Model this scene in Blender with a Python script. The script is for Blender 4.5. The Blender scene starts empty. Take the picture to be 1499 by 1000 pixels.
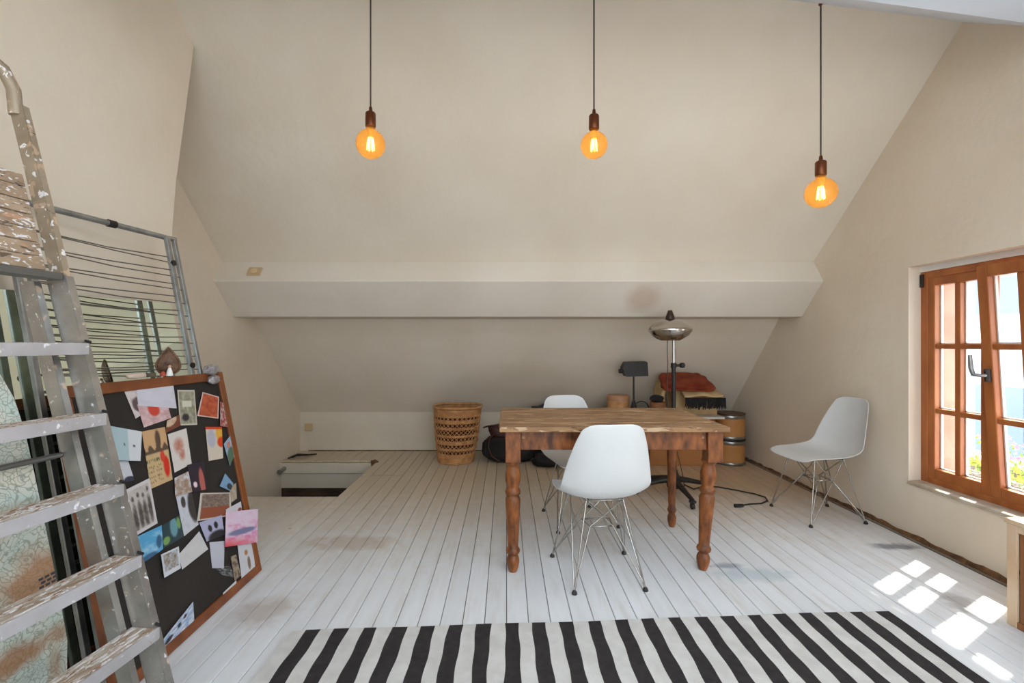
import bpy, math, random
from mathutils import Vector, Matrix, Euler
random.seed(7)
SC = bpy.context.scene
COL = SC.collection

# ------------------------------------------------------------------ camera, world, sun, area lights, exposure
H = 1.2          # camera height
F = 700.0        # focal length in pixels of a 1499 px wide frame
cam = bpy.data.cameras.new('camera')
cam.sensor_width = 36.0
cam.lens = F / 1499 * 36
cam.shift_x = 8 / 1499
cam.shift_y = 5 / 1499
cam.clip_start = 0.05
camo = bpy.data.objects.new('camera', cam)
camo.location = (0, 0, H)
camo.rotation_euler = (math.radians(90), 0, 0)
COL.objects.link(camo)
SC.camera = camo

world = bpy.data.worlds.new('sky')
SC.world = world
world.use_nodes = True
wn = world.node_tree
bg = wn.nodes['Background']
bg.inputs[0].default_value = (0.80, 0.90, 1.0, 1)
bg.inputs[1].default_value = 6.5

sun = bpy.data.lights.new('sun', 'SUN')
sun.energy = 16
sun.angle = math.radians(1.2)
sun.color = (1.0, 0.95, 0.86)
suno = bpy.data.objects.new('sun', sun)
suno.rotation_euler = Vector((-0.69, -0.436, -1.0)).to_track_quat('-Z', 'Y').to_euler()
suno.location = (6, 5, 9)
COL.objects.link(suno)

def area(name, loc, size, direction, power, color):
    l = bpy.data.lights.new(name, 'AREA')
    l.shape = 'RECTANGLE'; l.size, l.size_y = size
    l.energy = power; l.color = color
    o = bpy.data.objects.new(name, l)
    o.location = loc
    o.rotation_euler = Vector(direction).to_track_quat('-Z', 'Y').to_euler()
    COL.objects.link(o)
    return o
# daylight of the unseen big window and skylight by the photographer, then an added fill
area('rear_window_daylight', (0.7, -2.42, 1.35), (2.8, 1.7), (0, 1, 0.0), 60, (0.81, 0.905, 1.0))
area('skylight_daylight', (0.5, 0.75, 2.57), (2.2, 1.3), (0, 0.25, -1), 46, (0.81, 0.905, 1.0))
area('right_rear_fill', (2.50, 0.25, 1.25), (1.3, 1.2), (-1, 0, 0.05), 22, (0.86, 0.93, 1.0))  # fill from the right, added to make up for weak window light

SC.view_settings.view_transform = 'Standard'
SC.view_settings.look = 'None'
SC.view_settings.exposure = 0.27
SC.view_settings.gamma = 1.0
SC.view_settings.use_curve_mapping = False
SC.cycles.max_bounces = 10
SC.cycles.diffuse_bounces = 6
SC.cycles.transparent_max_bounces = 16
SC.cycles.sample_clamp_indirect = 6
SC.cycles.use_denoising = True

# ------------------------------------------------------------------ helpers
def P(px, py, Y):
    """a point of the room seen at a photo pixel, at depth Y"""
    return Vector(((px - 742) / F * Y, Y, H - (py - 505) / F * Y))

class MB:
    def __init__(self):
        self.v = []; self.f = []; self.mi = []; self.sm = []; self.xf = None
    def add(self, verts, faces, smooth=False, mi=0):
        n = len(self.v)
        for p in verts:
            p = Vector(p)
            if self.xf is not None: p = self.xf @ p
            self.v.append(tuple(p))
        for f in faces:
            self.f.append([n + i for i in f]); self.sm.append(smooth); self.mi.append(mi)
        return self
    def box(self, lo, hi, mi=0, R=None, piv=(0, 0, 0)):
        x0, y0, z0 = lo; x1, y1, z1 = hi
        vs = [(x0,y0,z0),(x1,y0,z0),(x1,y1,z0),(x0,y1,z0),(x0,y0,z1),(x1,y0,z1),(x1,y1,z1),(x0,y1,z1)]
        if R is not None:
            pv = Vector(piv); vs = [R @ (Vector(q) - pv) + pv for q in vs]
        return self.add(vs, [(0,3,2,1),(4,5,6,7),(0,1,5,4),(1,2,6,5),(2,3,7,6),(3,0,4,7)], False, mi)
    def hexa(self, vs, mi=0):
        return self.add(vs, [(0,3,2,1),(4,5,6,7),(0,1,5,4),(1,2,6,5),(2,3,7,6),(3,0,4,7)], False, mi)
    def prism(self, poly, axis, a, b, mi=0, smooth=False):
        """poly in the two other axes (order x,y,z without axis), extruded from a to b"""
        def pt(p, t):
            if axis == 'x': return (t, p[0], p[1])
            if axis == 'y': return (p[0], t, p[1])
            return (p[0], p[1], t)
        n = len(poly)
        vs = [pt(p, a) for p in poly] + [pt(p, b) for p in poly]
        fs = [list(range(n))[::-1], list(range(n, 2 * n))]
        self.add(vs, fs, False, mi)
        self.add(vs, [(i, (i + 1) % n, n + (i + 1) % n, n + i) for i in range(n)], smooth, mi)
        return self
    def tube(self, pts, r, n=8, closed=False, mi=0, flat=1.0):
        pts = [Vector(p) for p in pts]
        m = len(pts)
        rs = r if isinstance(r, (list, tuple)) else [r] * m
        vs = []; up = None
        for i, p in enumerate(pts):
            if closed: d = pts[(i + 1) % m] - pts[i - 1]
            else: d = pts[min(i + 1, m - 1)] - pts[max(i - 1, 0)]
            if d.length < 1e-9: d = Vector((0, 0, 1))
            d.normalize()
            if up is None:
                up = Vector((0, 0, 1)) if abs(d.z) < 0.9 else Vector((0, 1, 0))
            s = d.cross(up)
            if s.length < 1e-6: s = d.cross(Vector((1, 0, 0)))
            s.normalize(); u2 = s.cross(d).normalized(); up = u2
            for k in range(n):
                a = 2 * math.pi * k / n
                vs.append(p + s * (math.cos(a) * rs[i]) + u2 * (math.sin(a) * rs[i] * flat))
        fs = []
        for i in range(m if closed else m - 1):
            j = (i + 1) % m
            for k in range(n):
                k2 = (k + 1) % n
                fs.append((i*n+k, j*n+k, j*n+k2, i*n+k2))
        self.add(vs, fs, n > 4, mi)
        if not closed:
            self.add(vs[:n], [list(range(n))], False, mi)
            self.add(vs[-n:], [list(range(n))[::-1]], False, mi)
        return self
    def lathe(self, prof, n=24, c=(0, 0, 0), mi=0, smooth=True, capb=True, capt=True):
        vs = []
        for r, z in prof:
            for k in range(n):
                a = 2 * math.pi * k / n
                vs.append((c[0] + r * math.cos(a), c[1] + r * math.sin(a), c[2] + z))
        fs = []
        for i in range(len(prof) - 1):
            for k in range(n):
                k2 = (k + 1) % n
                fs.append((i*n+k, i*n+k2, (i+1)*n+k2, (i+1)*n+k))
        self.add(vs, fs, smooth, mi)
        if capb and prof[0][0] > 1e-4: self.add(vs[:n], [list(range(n))[::-1]], False, mi)
        if capt and prof[-1][0] > 1e-4: self.add(vs[-n:], [list(range(n))], False, mi)
        return self
    def grid(self, fn, nu, nv, smooth=True, mi=0, closeu=False, closev=False):
        vs = []
        for i in range(nu):
            for j in range(nv):
                vs.append(fn(i / (nu if closeu else nu - 1), j / (nv if closev else nv - 1)))
        fs = []
        for i in range(nu if closeu else nu - 1):
            for j in range(nv if closev else nv - 1):
                i2 = (i + 1) % nu; j2 = (j + 1) % nv
                fs.append((i*nv+j, i2*nv+j, i2*nv+j2, i*nv+j2))
        return self.add(vs, fs, smooth, mi)
    def mesh(self, name, mats):
        me = bpy.data.meshes.new(name)
        me.from_pydata(self.v, [], self.f)
        if not isinstance(mats, (list, tuple)): mats = [mats]
        for m in mats: me.materials.append(m)
        me.polygons.foreach_set('use_smooth', self.sm)
        me.polygons.foreach_set('material_index', self.mi)
        me.update()
        return me

def tag(o, label=None, cat=None, group=None, kind=None):
    if label: o['label'] = label
    if cat: o['category'] = cat
    if group: o['group'] = group
    if kind: o['kind'] = kind
    return o

def build(name, mb, mat, parent=None, bevel=0, loc=None, fix=True, seg=2):
    me = mb.mesh(name, mat)
    o = bpy.data.objects.new(name, me)
    COL.objects.link(o)
    if parent is not None: o.parent = parent
    if loc is not None: o.location = loc
    if bevel:
        b = o.modifiers.new('bevel', 'BEVEL'); b.width = bevel; b.segments = seg; b.limit_method = 'ANGLE'
        b.angle_limit = math.radians(40)
    return o

def empty(name, loc=(0, 0, 0), rz=0.0, label=None, cat=None, group=None, kind=None):
    o = bpy.data.objects.new(name, None)
    o.empty_display_size = 0.05
    COL.objects.link(o); o.location = loc; o.rotation_euler = (0, 0, rz)
    return tag(o, label, cat, group, kind)

def place(name, me, parent, loc=(0,0,0), rot=(0,0,0)):
    o = bpy.data.objects.new(name, me); COL.objects.link(o)
    o.parent = parent; o.location = loc; o.rotation_euler = rot
    return o

def copy_tree(o, parent=None):
    c = o.copy(); COL.objects.link(c)
    if parent is not None: c.parent = parent
    for ch in list(o.children): copy_tree(ch, c)
    return c

def world_to_origin(mb, c):
    c = Vector(c); mb.v = [tuple(Vector(p) - c) for p in mb.v]; return mb

# ------------------------------------------------------------------ materials
def s2l(c):
    return tuple(((x / 255) / 12.92 if x / 255 <= 0.04045 else ((x / 255 + 0.055) / 1.055) ** 2.4) for x in c)

def base_mat(name):
    m = bpy.data.materials.new(name); m.use_nodes = True
    nt = m.node_tree
    return m, nt, nt.nodes['Principled BSDF']

def mat(name, rgb, rough=0.6, metal=0.0, rgb2=None, scale=8.0, stretch=(1, 1, 1), detail=4, lo=0.35, hi=0.65, bump=0.0, bscale=60.0, spec=0.5, coat=0.0):
    m, nt, b = base_mat(name)
    b.inputs['Base Color'].default_value = (*s2l(rgb), 1)
    b.inputs['Roughness'].default_value = rough
    b.inputs['Metallic'].default_value = metal
    b.inputs['Specular IOR Level'].default_value = spec
    if coat: b.inputs['Coat Weight'].default_value = coat
    tc = nt.nodes.new('ShaderNodeTexCoord')
    mp = nt.nodes.new('ShaderNodeMapping'); mp.inputs['Scale'].default_value = stretch
    nt.links.new(tc.outputs['Object'], mp.inputs[0])
    if rgb2:
        n = nt.nodes.new('ShaderNodeTexNoise'); n.inputs['Scale'].default_value = scale; n.inputs['Detail'].default_value = detail
        nt.links.new(mp.outputs[0], n.inputs['Vector'])
        r = nt.nodes.new('ShaderNodeValToRGB')
        r.color_ramp.elements[0].position = lo; r.color_ramp.elements[0].color = (*s2l(rgb), 1)
        r.color_ramp.elements[1].position = hi; r.color_ramp.elements[1].color = (*s2l(rgb2), 1)
        nt.links.new(n.outputs['Fac'], r.inputs[0]); nt.links.new(r.outputs[0], b.inputs['Base Color'])
    if bump:
        n2 = nt.nodes.new('ShaderNodeTexNoise'); n2.inputs['Scale'].default_value = bscale; n2.inputs['Detail'].default_value = 5
        nt.links.new(mp.outputs[0], n2.inputs['Vector'])
        bp = nt.nodes.new('ShaderNodeBump'); bp.inputs['Strength'].default_value = bump; bp.inputs['Distance'].default_value = 0.01
        nt.links.new(n2.outputs['Fac'], bp.inputs['Height']); nt.links.new(bp.outputs[0], b.inputs['Normal'])
    return m

def splatter_mat(name, base_rgb, base2, splats, rough=0.45, metal=0.0, stretch=(1, 1, 1), scale=10):
    """metal or wood with layers of paint splashes; splats = [(rgb, scale, threshold)]"""
    m, nt, b = base_mat(name)
    b.inputs['Roughness'].default_value = rough
    tc = nt.nodes.new('ShaderNodeTexCoord')
    mp = nt.nodes.new('ShaderNodeMapping'); mp.inputs['Scale'].default_value = stretch
    nt.links.new(tc.outputs['Object'], mp.inputs[0])
    n = nt.nodes.new('ShaderNodeTexNoise'); n.inputs['Scale'].default_value = scale; n.inputs['Detail'].default_value = 6
    nt.links.new(mp.outputs[0], n.inputs['Vector'])
    r = nt.nodes.new('ShaderNodeValToRGB')
    r.color_ramp.elements[0].position = 0.35; r.color_ramp.elements[0].color = (*s2l(base_rgb), 1)
    r.color_ramp.elements[1].position = 0.65; r.color_ramp.elements[1].color = (*s2l(base2), 1)
    nt.links.new(n.outputs['Fac'], r.inputs[0])
    cur = r.outputs[0]; met = None
    for i, (rgb, sc_, th) in enumerate(splats):
        nn = nt.nodes.new('ShaderNodeTexNoise'); nn.inputs['Scale'].default_value = sc_; nn.inputs['Detail'].default_value = 3
        nn.inputs['Distortion'].default_value = 0.6
        add = nt.nodes.new('ShaderNodeVectorMath'); add.operation = 'ADD'; add.inputs[1].default_value = (3.1 * i + 1, 7.7 * i, 1.3 * i)
        nt.links.new(mp.outputs[0], add.inputs[0]); nt.links.new(add.outputs[0], nn.inputs['Vector'])
        rr = nt.nodes.new('ShaderNodeMapRange'); rr.inputs['From Min'].default_value = th; rr.inputs['From Max'].default_value = th + 0.02
        nt.links.new(nn.outputs['Fac'], rr.inputs['Value'])
        mx = nt.nodes.new('ShaderNodeMix'); mx.data_type = 'RGBA'
        nt.links.new(rr.outputs[0], mx.inputs['Factor']); nt.links.new(cur, mx.inputs['A'])
        mx.inputs['B'].default_value = (*s2l(rgb), 1); cur = mx.outputs['Result']
        if metal:
            sub = nt.nodes.new('ShaderNodeMath'); sub.operation = 'MULTIPLY_ADD'; sub.inputs[1].default_value = -metal
            if met is None: sub.inputs[2].default_value = metal
            else: nt.links.new(met, sub.inputs[2])
            sub.use_clamp = True
            nt.links.new(rr.outputs[0], sub.inputs[0]); met = sub.outputs[0]
    nt.links.new(cur, b.inputs['Base Color'])
    if met is not None: nt.links.new(met, b.inputs['Metallic'])
    return m

def plaster(name, rgb, rgb2, stain=None):
    m, nt, b = base_mat(name)
    b.inputs['Roughness'].default_value = 0.92; b.inputs['Specular IOR Level'].default_value = 0.2
    tc = nt.nodes.new('ShaderNodeNewGeometry')
    n = nt.nodes.new('ShaderNodeTexNoise'); n.inputs['Scale'].default_value = 1.7; n.inputs['Detail'].default_value = 6
    nt.links.new(tc.outputs['Position'], n.inputs['Vector'])
    r = nt.nodes.new('ShaderNodeValToRGB')
    r.color_ramp.elements[0].position = 0.35; r.color_ramp.elements[0].color = (*s2l(rgb), 1)
    r.color_ramp.elements[1].position = 0.68; r.color_ramp.elements[1].color = (*s2l(rgb2), 1)
    nt.links.new(n.outputs['Fac'], r.inputs[0]); cur = r.outputs[0]
    for (c, rad, rgbs, amt) in (stain or []):
        cur = stain_shade_mix(nt, tc.outputs['Position'], cur, c, rad, rgbs, amt, .3)
    nt.links.new(cur, b.inputs['Base Color'])
    n2 = nt.nodes.new('ShaderNodeTexNoise'); n2.inputs['Scale'].default_value = 9; n2.inputs['Detail'].default_value = 8
    nt.links.new(tc.outputs['Position'], n2.inputs['Vector'])
    bp = nt.nodes.new('ShaderNodeBump'); bp.inputs['Strength'].default_value = 0.25; bp.inputs['Distance'].default_value = 0.02
    nt.links.new(n2.outputs['Fac'], bp.inputs['Height']); nt.links.new(bp.outputs[0], b.inputs['Normal'])
    return m

def stain_shade_mix(nt, pos, cur, c, rad, rgb, amt, rough=1.2):
    sub = nt.nodes.new('ShaderNodeVectorMath'); sub.operation = 'SUBTRACT'; sub.inputs[1].default_value = c
    nt.links.new(pos, sub.inputs[0])
    dv = nt.nodes.new('ShaderNodeVectorMath'); dv.operation = 'DIVIDE'; dv.inputs[1].default_value = rad
    nt.links.new(sub.outputs[0], dv.inputs[0])
    ln = nt.nodes.new('ShaderNodeVectorMath'); ln.operation = 'LENGTH'; nt.links.new(dv.outputs[0], ln.inputs[0])
    nz = nt.nodes.new('ShaderNodeTexNoise'); nz.inputs['Scale'].default_value = 14; nz.inputs['Detail'].default_value = 4
    nt.links.new(pos, nz.inputs['Vector'])
    ad = nt.nodes.new('ShaderNodeMath'); ad.operation = 'MULTIPLY_ADD'; ad.inputs[1].default_value = rough
    nt.links.new(nz.outputs['Fac'], ad.inputs[0]); nt.links.new(ln.outputs['Value'], ad.inputs[2])
    mr = nt.nodes.new('ShaderNodeMapRange'); mr.inputs['From Min'].default_value = .95 + rough * .5; mr.inputs['From Max'].default_value = .4 + rough * .5
    mr.inputs['To Max'].default_value = amt
    nt.links.new(ad.outputs[0], mr.inputs['Value'])
    mx = nt.nodes.new('ShaderNodeMix'); mx.data_type = 'RGBA'
    nt.links.new(mr.outputs[0], mx.inputs['Factor']); nt.links.new(cur, mx.inputs['A']); mx.inputs['B'].default_value = (*s2l(rgb), 1)
    return mx.outputs['Result']

WALL1, WALL2 = (223, 209, 189), (230, 218, 200)
M_wall = plaster('cream_plaster', WALL1, WALL2)
M_ceil = plaster('cream_ceiling', (224, 213, 196), (230, 221, 206), [((0.25, 5.1, 0.8), (0.9, 0.5, 0.35), (190, 172, 146), 0.35)])
M_beam = plaster('cream_beam', (222, 213, 199), (229, 222, 210), [((1.13, 3.95, 1.58), (0.19, 0.5, 0.14), (196, 172, 150), 0.6)])
M_whitewall = plaster('white_plaster', (214, 204, 186), (222, 213, 196))
M_dark = mat('dark_gap', (58, 40, 28), 0.9)
M_stairdark = mat('dark_stair_wood', (64, 48, 34), 0.9, rgb2=(84, 66, 48), scale=4)

def plank_material():
    m, nt, b = base_mat('white_painted_planks')
    b.inputs['Roughness'].default_value = 0.42
    geo = nt.nodes.new('ShaderNodeNewGeometry'); oi = nt.nodes.new('ShaderNodeObjectInfo')
    mp = nt.nodes.new('ShaderNodeMapping'); mp.inputs['Scale'].default_value = (9, 0.9, 1)
    nt.links.new(geo.outputs['Position'], mp.inputs[0])
    n = nt.nodes.new('ShaderNodeTexNoise'); n.inputs['Scale'].default_value = 2.2; n.inputs['Detail'].default_value = 8; n.inputs['Roughness'].default_value = 0.65
    nt.links.new(mp.outputs[0], n.inputs['Vector'])
    r = nt.nodes.new('ShaderNodeValToRGB'); e = r.color_ramp.elements
    e[0].position = 0.25; e[0].color = (*s2l((206, 202, 197)), 1)
    e[1].position = 0.47; e[1].color = (*s2l((222, 224, 226)), 1)
    e2 = r.color_ramp.elements.new(0.8); e2.color = (*s2l((230, 233, 237)), 1)
    nt.links.new(n.outputs['Fac'], r.inputs[0])
    # worn beige patches
    n3 = nt.nodes.new('ShaderNodeTexNoise'); n3.inputs['Scale'].default_value = 1.6; n3.inputs['Detail'].default_value = 7; n3.inputs['Roughness'].default_value = 0.7
    nt.links.new(geo.outputs['Position'], n3.inputs['Vector'])
    mr = nt.nodes.new('ShaderNodeMapRange'); mr.inputs['From Min'].default_value = 0.56; mr.inputs['From Max'].default_value = 0.78; mr.inputs['To Max'].default_value = 0.35
    nt.links.new(n3.outputs['Fac'], mr.inputs['Value'])
    mx = nt.nodes.new('ShaderNodeMix'); mx.data_type = 'RGBA'; mx.inputs['B'].default_value = (*s2l((186, 166, 140)), 1)
    nt.links.new(mr.outputs[0], mx.inputs['Factor']); nt.links.new(r.outputs[0], mx.inputs['A'])
    cur = mx.outputs['Result']
    # weaker light at the far end tinted in as beige; paint worn by the stair
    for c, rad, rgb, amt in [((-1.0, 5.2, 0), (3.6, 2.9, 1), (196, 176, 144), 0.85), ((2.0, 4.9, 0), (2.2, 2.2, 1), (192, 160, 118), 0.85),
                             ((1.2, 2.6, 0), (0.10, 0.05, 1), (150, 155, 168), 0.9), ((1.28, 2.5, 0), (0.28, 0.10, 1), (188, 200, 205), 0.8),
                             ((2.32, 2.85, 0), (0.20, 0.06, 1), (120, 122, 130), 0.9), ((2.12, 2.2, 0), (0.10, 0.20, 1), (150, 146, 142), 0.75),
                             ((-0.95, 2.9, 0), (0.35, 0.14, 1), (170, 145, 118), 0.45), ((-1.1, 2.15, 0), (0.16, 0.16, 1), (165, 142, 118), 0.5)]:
        cur = stain_shade_mix(nt, geo.outputs['Position'], cur, c, rad, rgb, amt, .35 if rad[0] > 1.5 else 1.2)
    # small dark knots
    vo = nt.nodes.new('ShaderNodeTexVoronoi'); vo.inputs['Scale'].default_value = 2.4
    nt.links.new(geo.outputs['Position'], vo.inputs['Vector'])
    kr = nt.nodes.new('ShaderNodeMapRange'); kr.inputs['From Min'].default_value = 0.03; kr.inputs['From Max'].default_value = 0.015; kr.inputs['To Max'].default_value = 0.7
    nt.links.new(vo.outputs['Distance'], kr.inputs['Value'])
    mk = nt.nodes.new('ShaderNodeMix'); mk.data_type = 'RGBA'; mk.inputs['B'].default_value = (*s2l((96, 74, 56)), 1)
    nt.links.new(kr.outputs[0], mk.inputs['Factor']); nt.links.new(cur, mk.inputs['A'])
    # plank to plank tint
    hv = nt.nodes.new('ShaderNodeHueSaturation')
    vr = nt.nodes.new('ShaderNodeMapRange'); vr.inputs['To Min'].default_value = 0.95; vr.inputs['To Max'].default_value = 1.03
    nt.links.new(oi.outputs['Random'], vr.inputs['Value']); nt.links.new(vr.outputs[0], hv.inputs['Value'])
    nt.links.new(mk.outputs['Result'], hv.inputs['Color']); nt.links.new(hv.outputs[0], b.inputs['Base Color'])
    bp = nt.nodes.new('ShaderNodeBump'); bp.inputs['Strength'].default_value = 0.2; bp.inputs['Distance'].default_value = 0.006
    nt.links.new(n.outputs['Fac'], bp.inputs['Height']); nt.links.new(bp.outputs[0], b.inputs['Normal'])
    return m
M_plank = plank_material()

M_tabletop = splatter_mat('worn_pine_top', (124, 86, 50), (172, 132, 90), [((190, 160, 126), 5, 0.60), ((96, 64, 38), 9, 0.66), ((202, 178, 148), 11, 0.66)], 0.5, 0.0, stretch=(1.2, 6, 6), scale=4)
M_tablewood = mat('old_pine_brown', (76, 40, 16), 0.42, rgb2=(150, 88, 42), scale=9, stretch=(3, 3, 1.2), lo=0.34, hi=0.66, bump=0.15, bscale=20, spec=0.4)
M_shell = mat('white_shell', (216, 217, 216), 0.4, rgb2=(208, 210, 210), scale=3)
M_chrome = mat('chrome_wire', (176, 174, 170), 0.2, 1.0)
M_glide = mat('black_glide', (28, 28, 30), 0.5)
M_black = mat('black_metal', (28, 23, 21), 0.5, 0.0)
M_blackcloth = mat('black_cloth', (24, 22, 22), 0.95, rgb2=(36, 32, 32), scale=10)
M_copper = mat('brown_copper', (112, 62, 34), 0.35, 0.7)
M_cord = mat('brown_cord', (74, 62, 52), 0.8)
M_frameorange = mat('orange_brown_window_wood', (150, 82, 36), 0.45, rgb2=(180, 108, 54), scale=5, stretch=(2, 2, 0.6), lo=0.3, hi=0.7, spec=0.5)
M_boardframe = mat('pinboard_frame_wood', (104, 54, 24), 0.4, rgb2=(140, 80, 40), scale=7, stretch=(2, 1, 1))
M_boardblack = mat('black_board_felt', (33, 28, 25), 0.75, rgb2=(42, 36, 32), scale=3)
M_galv = mat('galvanised_steel', (138, 140, 140), 0.35, 0.75, rgb2=(168, 170, 168), scale=14)
M_wire = mat('grey_wire', (112, 108, 98), 0.45, 0.5)
M_rattan = mat('rattan', (176, 122, 74), 0.65, rgb2=(206, 156, 104), scale=20, bump=0.4, bscale=80)
M_card = mat('brown_cardboard', (158, 102, 54), 0.8, rgb2=(172, 116, 64), scale=3)
M_fibre = mat('fibre_drum_board', (178, 122, 66), 0.55, rgb2=(190, 136, 78), scale=4)
M_drumsteel = mat('drum_steel_band', (150, 150, 146), 0.3, 0.9)
M_lid = mat('brown_drum_lid', (84, 60, 42), 0.5)
M_rugb = mat('rug_black', (36, 32, 33), 0.95, rgb2=(50, 44, 44), scale=30, bump=0.8, bscale=250)
M_rugw = mat('rug_cream', (210, 207, 202), 0.95, rgb2=(224, 222, 218), scale=14, bump=0.8, bscale=250)
M_cream = mat('cream_plastic', (204, 178, 138), 0.5)
M_ladder = splatter_mat('splashed_aluminium', (150, 147, 142), (176, 173, 168), [((186, 168, 148), 30, 0.66), ((216, 214, 212), 44, 0.67), ((220, 218, 216), 90, 0.70)], 0.3, 0.75)
M_lip = splatter_mat('bright_tread_lip', (196, 194, 196), (210, 208, 212), [((228, 226, 226), 40, 0.64), ((176, 150, 124), 60, 0.70)], 0.32, 0.55)
M_laddertop = splatter_mat('heavily_splashed_aluminium', (150, 134, 112), (168, 152, 130), [((186, 158, 130), 22, 0.58), ((180, 88, 58), 9, 0.68), ((92, 82, 74), 16, 0.66), ((224, 220, 216), 44, 0.62)], 0.5, 0.3)
M_tread = splatter_mat('worn_tread', (146, 124, 100), (186, 174, 162), [((206, 200, 196), 26, 0.53), ((140, 106, 78), 44, 0.60), ((222, 220, 218), 60, .64)], 0.6, 0.0, stretch=(3, 0.7, 1))
M_platform = splatter_mat('splashed_wood_platform', (140, 116, 92), (172, 148, 122), [((184, 142, 110), 14, 0.66), ((214, 208, 202), 12, 0.60), ((220, 216, 214), 44, 0.59), ((160, 88, 64), 7, 0.70), ((96, 80, 64), 30, 0.66)], 0.7, 0.0, stretch=(1, 0.8, 2.4))
M_steelgrey = mat('grey_steel_tube', (120, 120, 118), 0.35, 0.7)
M_rubber = mat('black_rubber', (30, 29, 28), 0.7)
M_mirror = mat('mirror_glass', (222, 232, 218), 0.02, 1.0)
M_white = mat('white_paint', (232, 230, 226), 0.5)

def glass_pane():
    m, nt, b = base_mat('window_glass')
    nt.nodes.remove(b)
    out = nt.nodes['Material Output']
    t = nt.nodes.new('ShaderNodeBsdfTransparent'); t.inputs[0].default_value = (0.94, 0.96, 0.96, 1)
    g = nt.nodes.new('ShaderNodeBsdfGlossy'); g.inputs['Roughness'].default_value = 0.02
    fr = nt.nodes.new('ShaderNodeMapRange'); lwf = nt.nodes.new('ShaderNodeLayerWeight'); lwf.inputs[0].default_value = .5
    pw_ = nt.nodes.new('ShaderNodeMath'); pw_.operation = 'POWER'; pw_.inputs[1].default_value = 4
    nt.links.new(lwf.outputs['Facing'], pw_.inputs[0]); nt.links.new(pw_.outputs[0], fr.inputs['Value'])
    fr.inputs['To Min'].default_value = .04; fr.inputs['To Max'].default_value = .6
    mx = nt.nodes.new('ShaderNodeMixShader')
    nt.links.new(fr.outputs[0], mx.inputs[0]); nt.links.new(t.outputs[0], mx.inputs[1]); nt.links.new(g.outputs[0], mx.inputs[2])
    nt.links.new(mx.outputs[0], out.inputs[0])
    return m
M_glass = glass_pane()

def amber():
    m, nt, b = base_mat('amber_bulb_glass')
    nt.nodes.remove(b)
    out = nt.nodes['Material Output']
    lw = nt.nodes.new('ShaderNodeLayerWeight'); lw.inputs[0].default_value = 0.5
    cr = nt.nodes.new('ShaderNodeValToRGB')
    cr.color_ramp.elements[0].color = (1.0, 0.74, 0.34, 1); cr.color_ramp.elements[1].color = (0.78, 0.38, 0.08, 1)
    nt.links.new(lw.outputs['Facing'], cr.inputs[0])
    t = nt.nodes.new('ShaderNodeBsdfTransparent'); nt.links.new(cr.outputs[0], t.inputs[0])
    tl = nt.nodes.new('ShaderNodeBsdfTranslucent'); tl.inputs[0].default_value = (1.0, 0.62, 0.20, 1)
    m1 = nt.nodes.new('ShaderNodeMixShader'); m1.inputs[0].default_value = 0.22
    nt.links.new(t.outputs[0], m1.inputs[1]); nt.links.new(tl.outputs[0], m1.inputs[2])
    g = nt.nodes.new('ShaderNodeBsdfGlossy'); g.inputs['Roughness'].default_value = 0.03
    fr = nt.nodes.new('ShaderNodeMapRange'); lwf = nt.nodes.new('ShaderNodeLayerWeight'); lwf.inputs[0].default_value = .5
    pw_ = nt.nodes.new('ShaderNodeMath'); pw_.operation = 'POWER'; pw_.inputs[1].default_value = 4
    nt.links.new(lwf.outputs['Facing'], pw_.inputs[0]); nt.links.new(pw_.outputs[0], fr.inputs['Value'])
    fr.inputs['To Min'].default_value = .04; fr.inputs['To Max'].default_value = .6
    m2 = nt.nodes.new('ShaderNodeMixShader')
    nt.links.new(fr.outputs[0], m2.inputs[0]); nt.links.new(m1.outputs[0], m2.inputs[1]); nt.links.new(g.outputs[0], m2.inputs[2])
    nt.links.new(m2.outputs[0], out.inputs[0])
    return m
M_amber = amber()
def emit(name, rgb, s):
    m, nt, b = base_mat(name)
    b.inputs['Emission Color'].default_value = (*s2l(rgb), 1); b.inputs['Emission Strength'].default_value = s
    b.inputs['Base Color'].default_value = (*s2l(rgb), 1)
    return m
M_filament = emit('glowing_filament', (255, 226, 160), 9)

# ------------------------------------------------------------------ the room
XL, XR, YB, YF = -2.34, 2.53, 5.42, -2.5
XC = -1.82
HX, HY0, HY1 = -1.345, 3.78, 4.97           # stair opening: right edge, near edge, far edge

fl = MB()
fl.box((XL - .05, YF - .05, -.28), (XR + .05, HY0, -.021))
fl.box((HX + .01, HY0, -.28), (XR + .05, YB + .1, -.021))
fl.box((XL - .05, HY1, -.28), (HX + .01, YB + .1, -.021))
floor = tag(build('floor', fl, M_dark), kind='structure')

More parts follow.
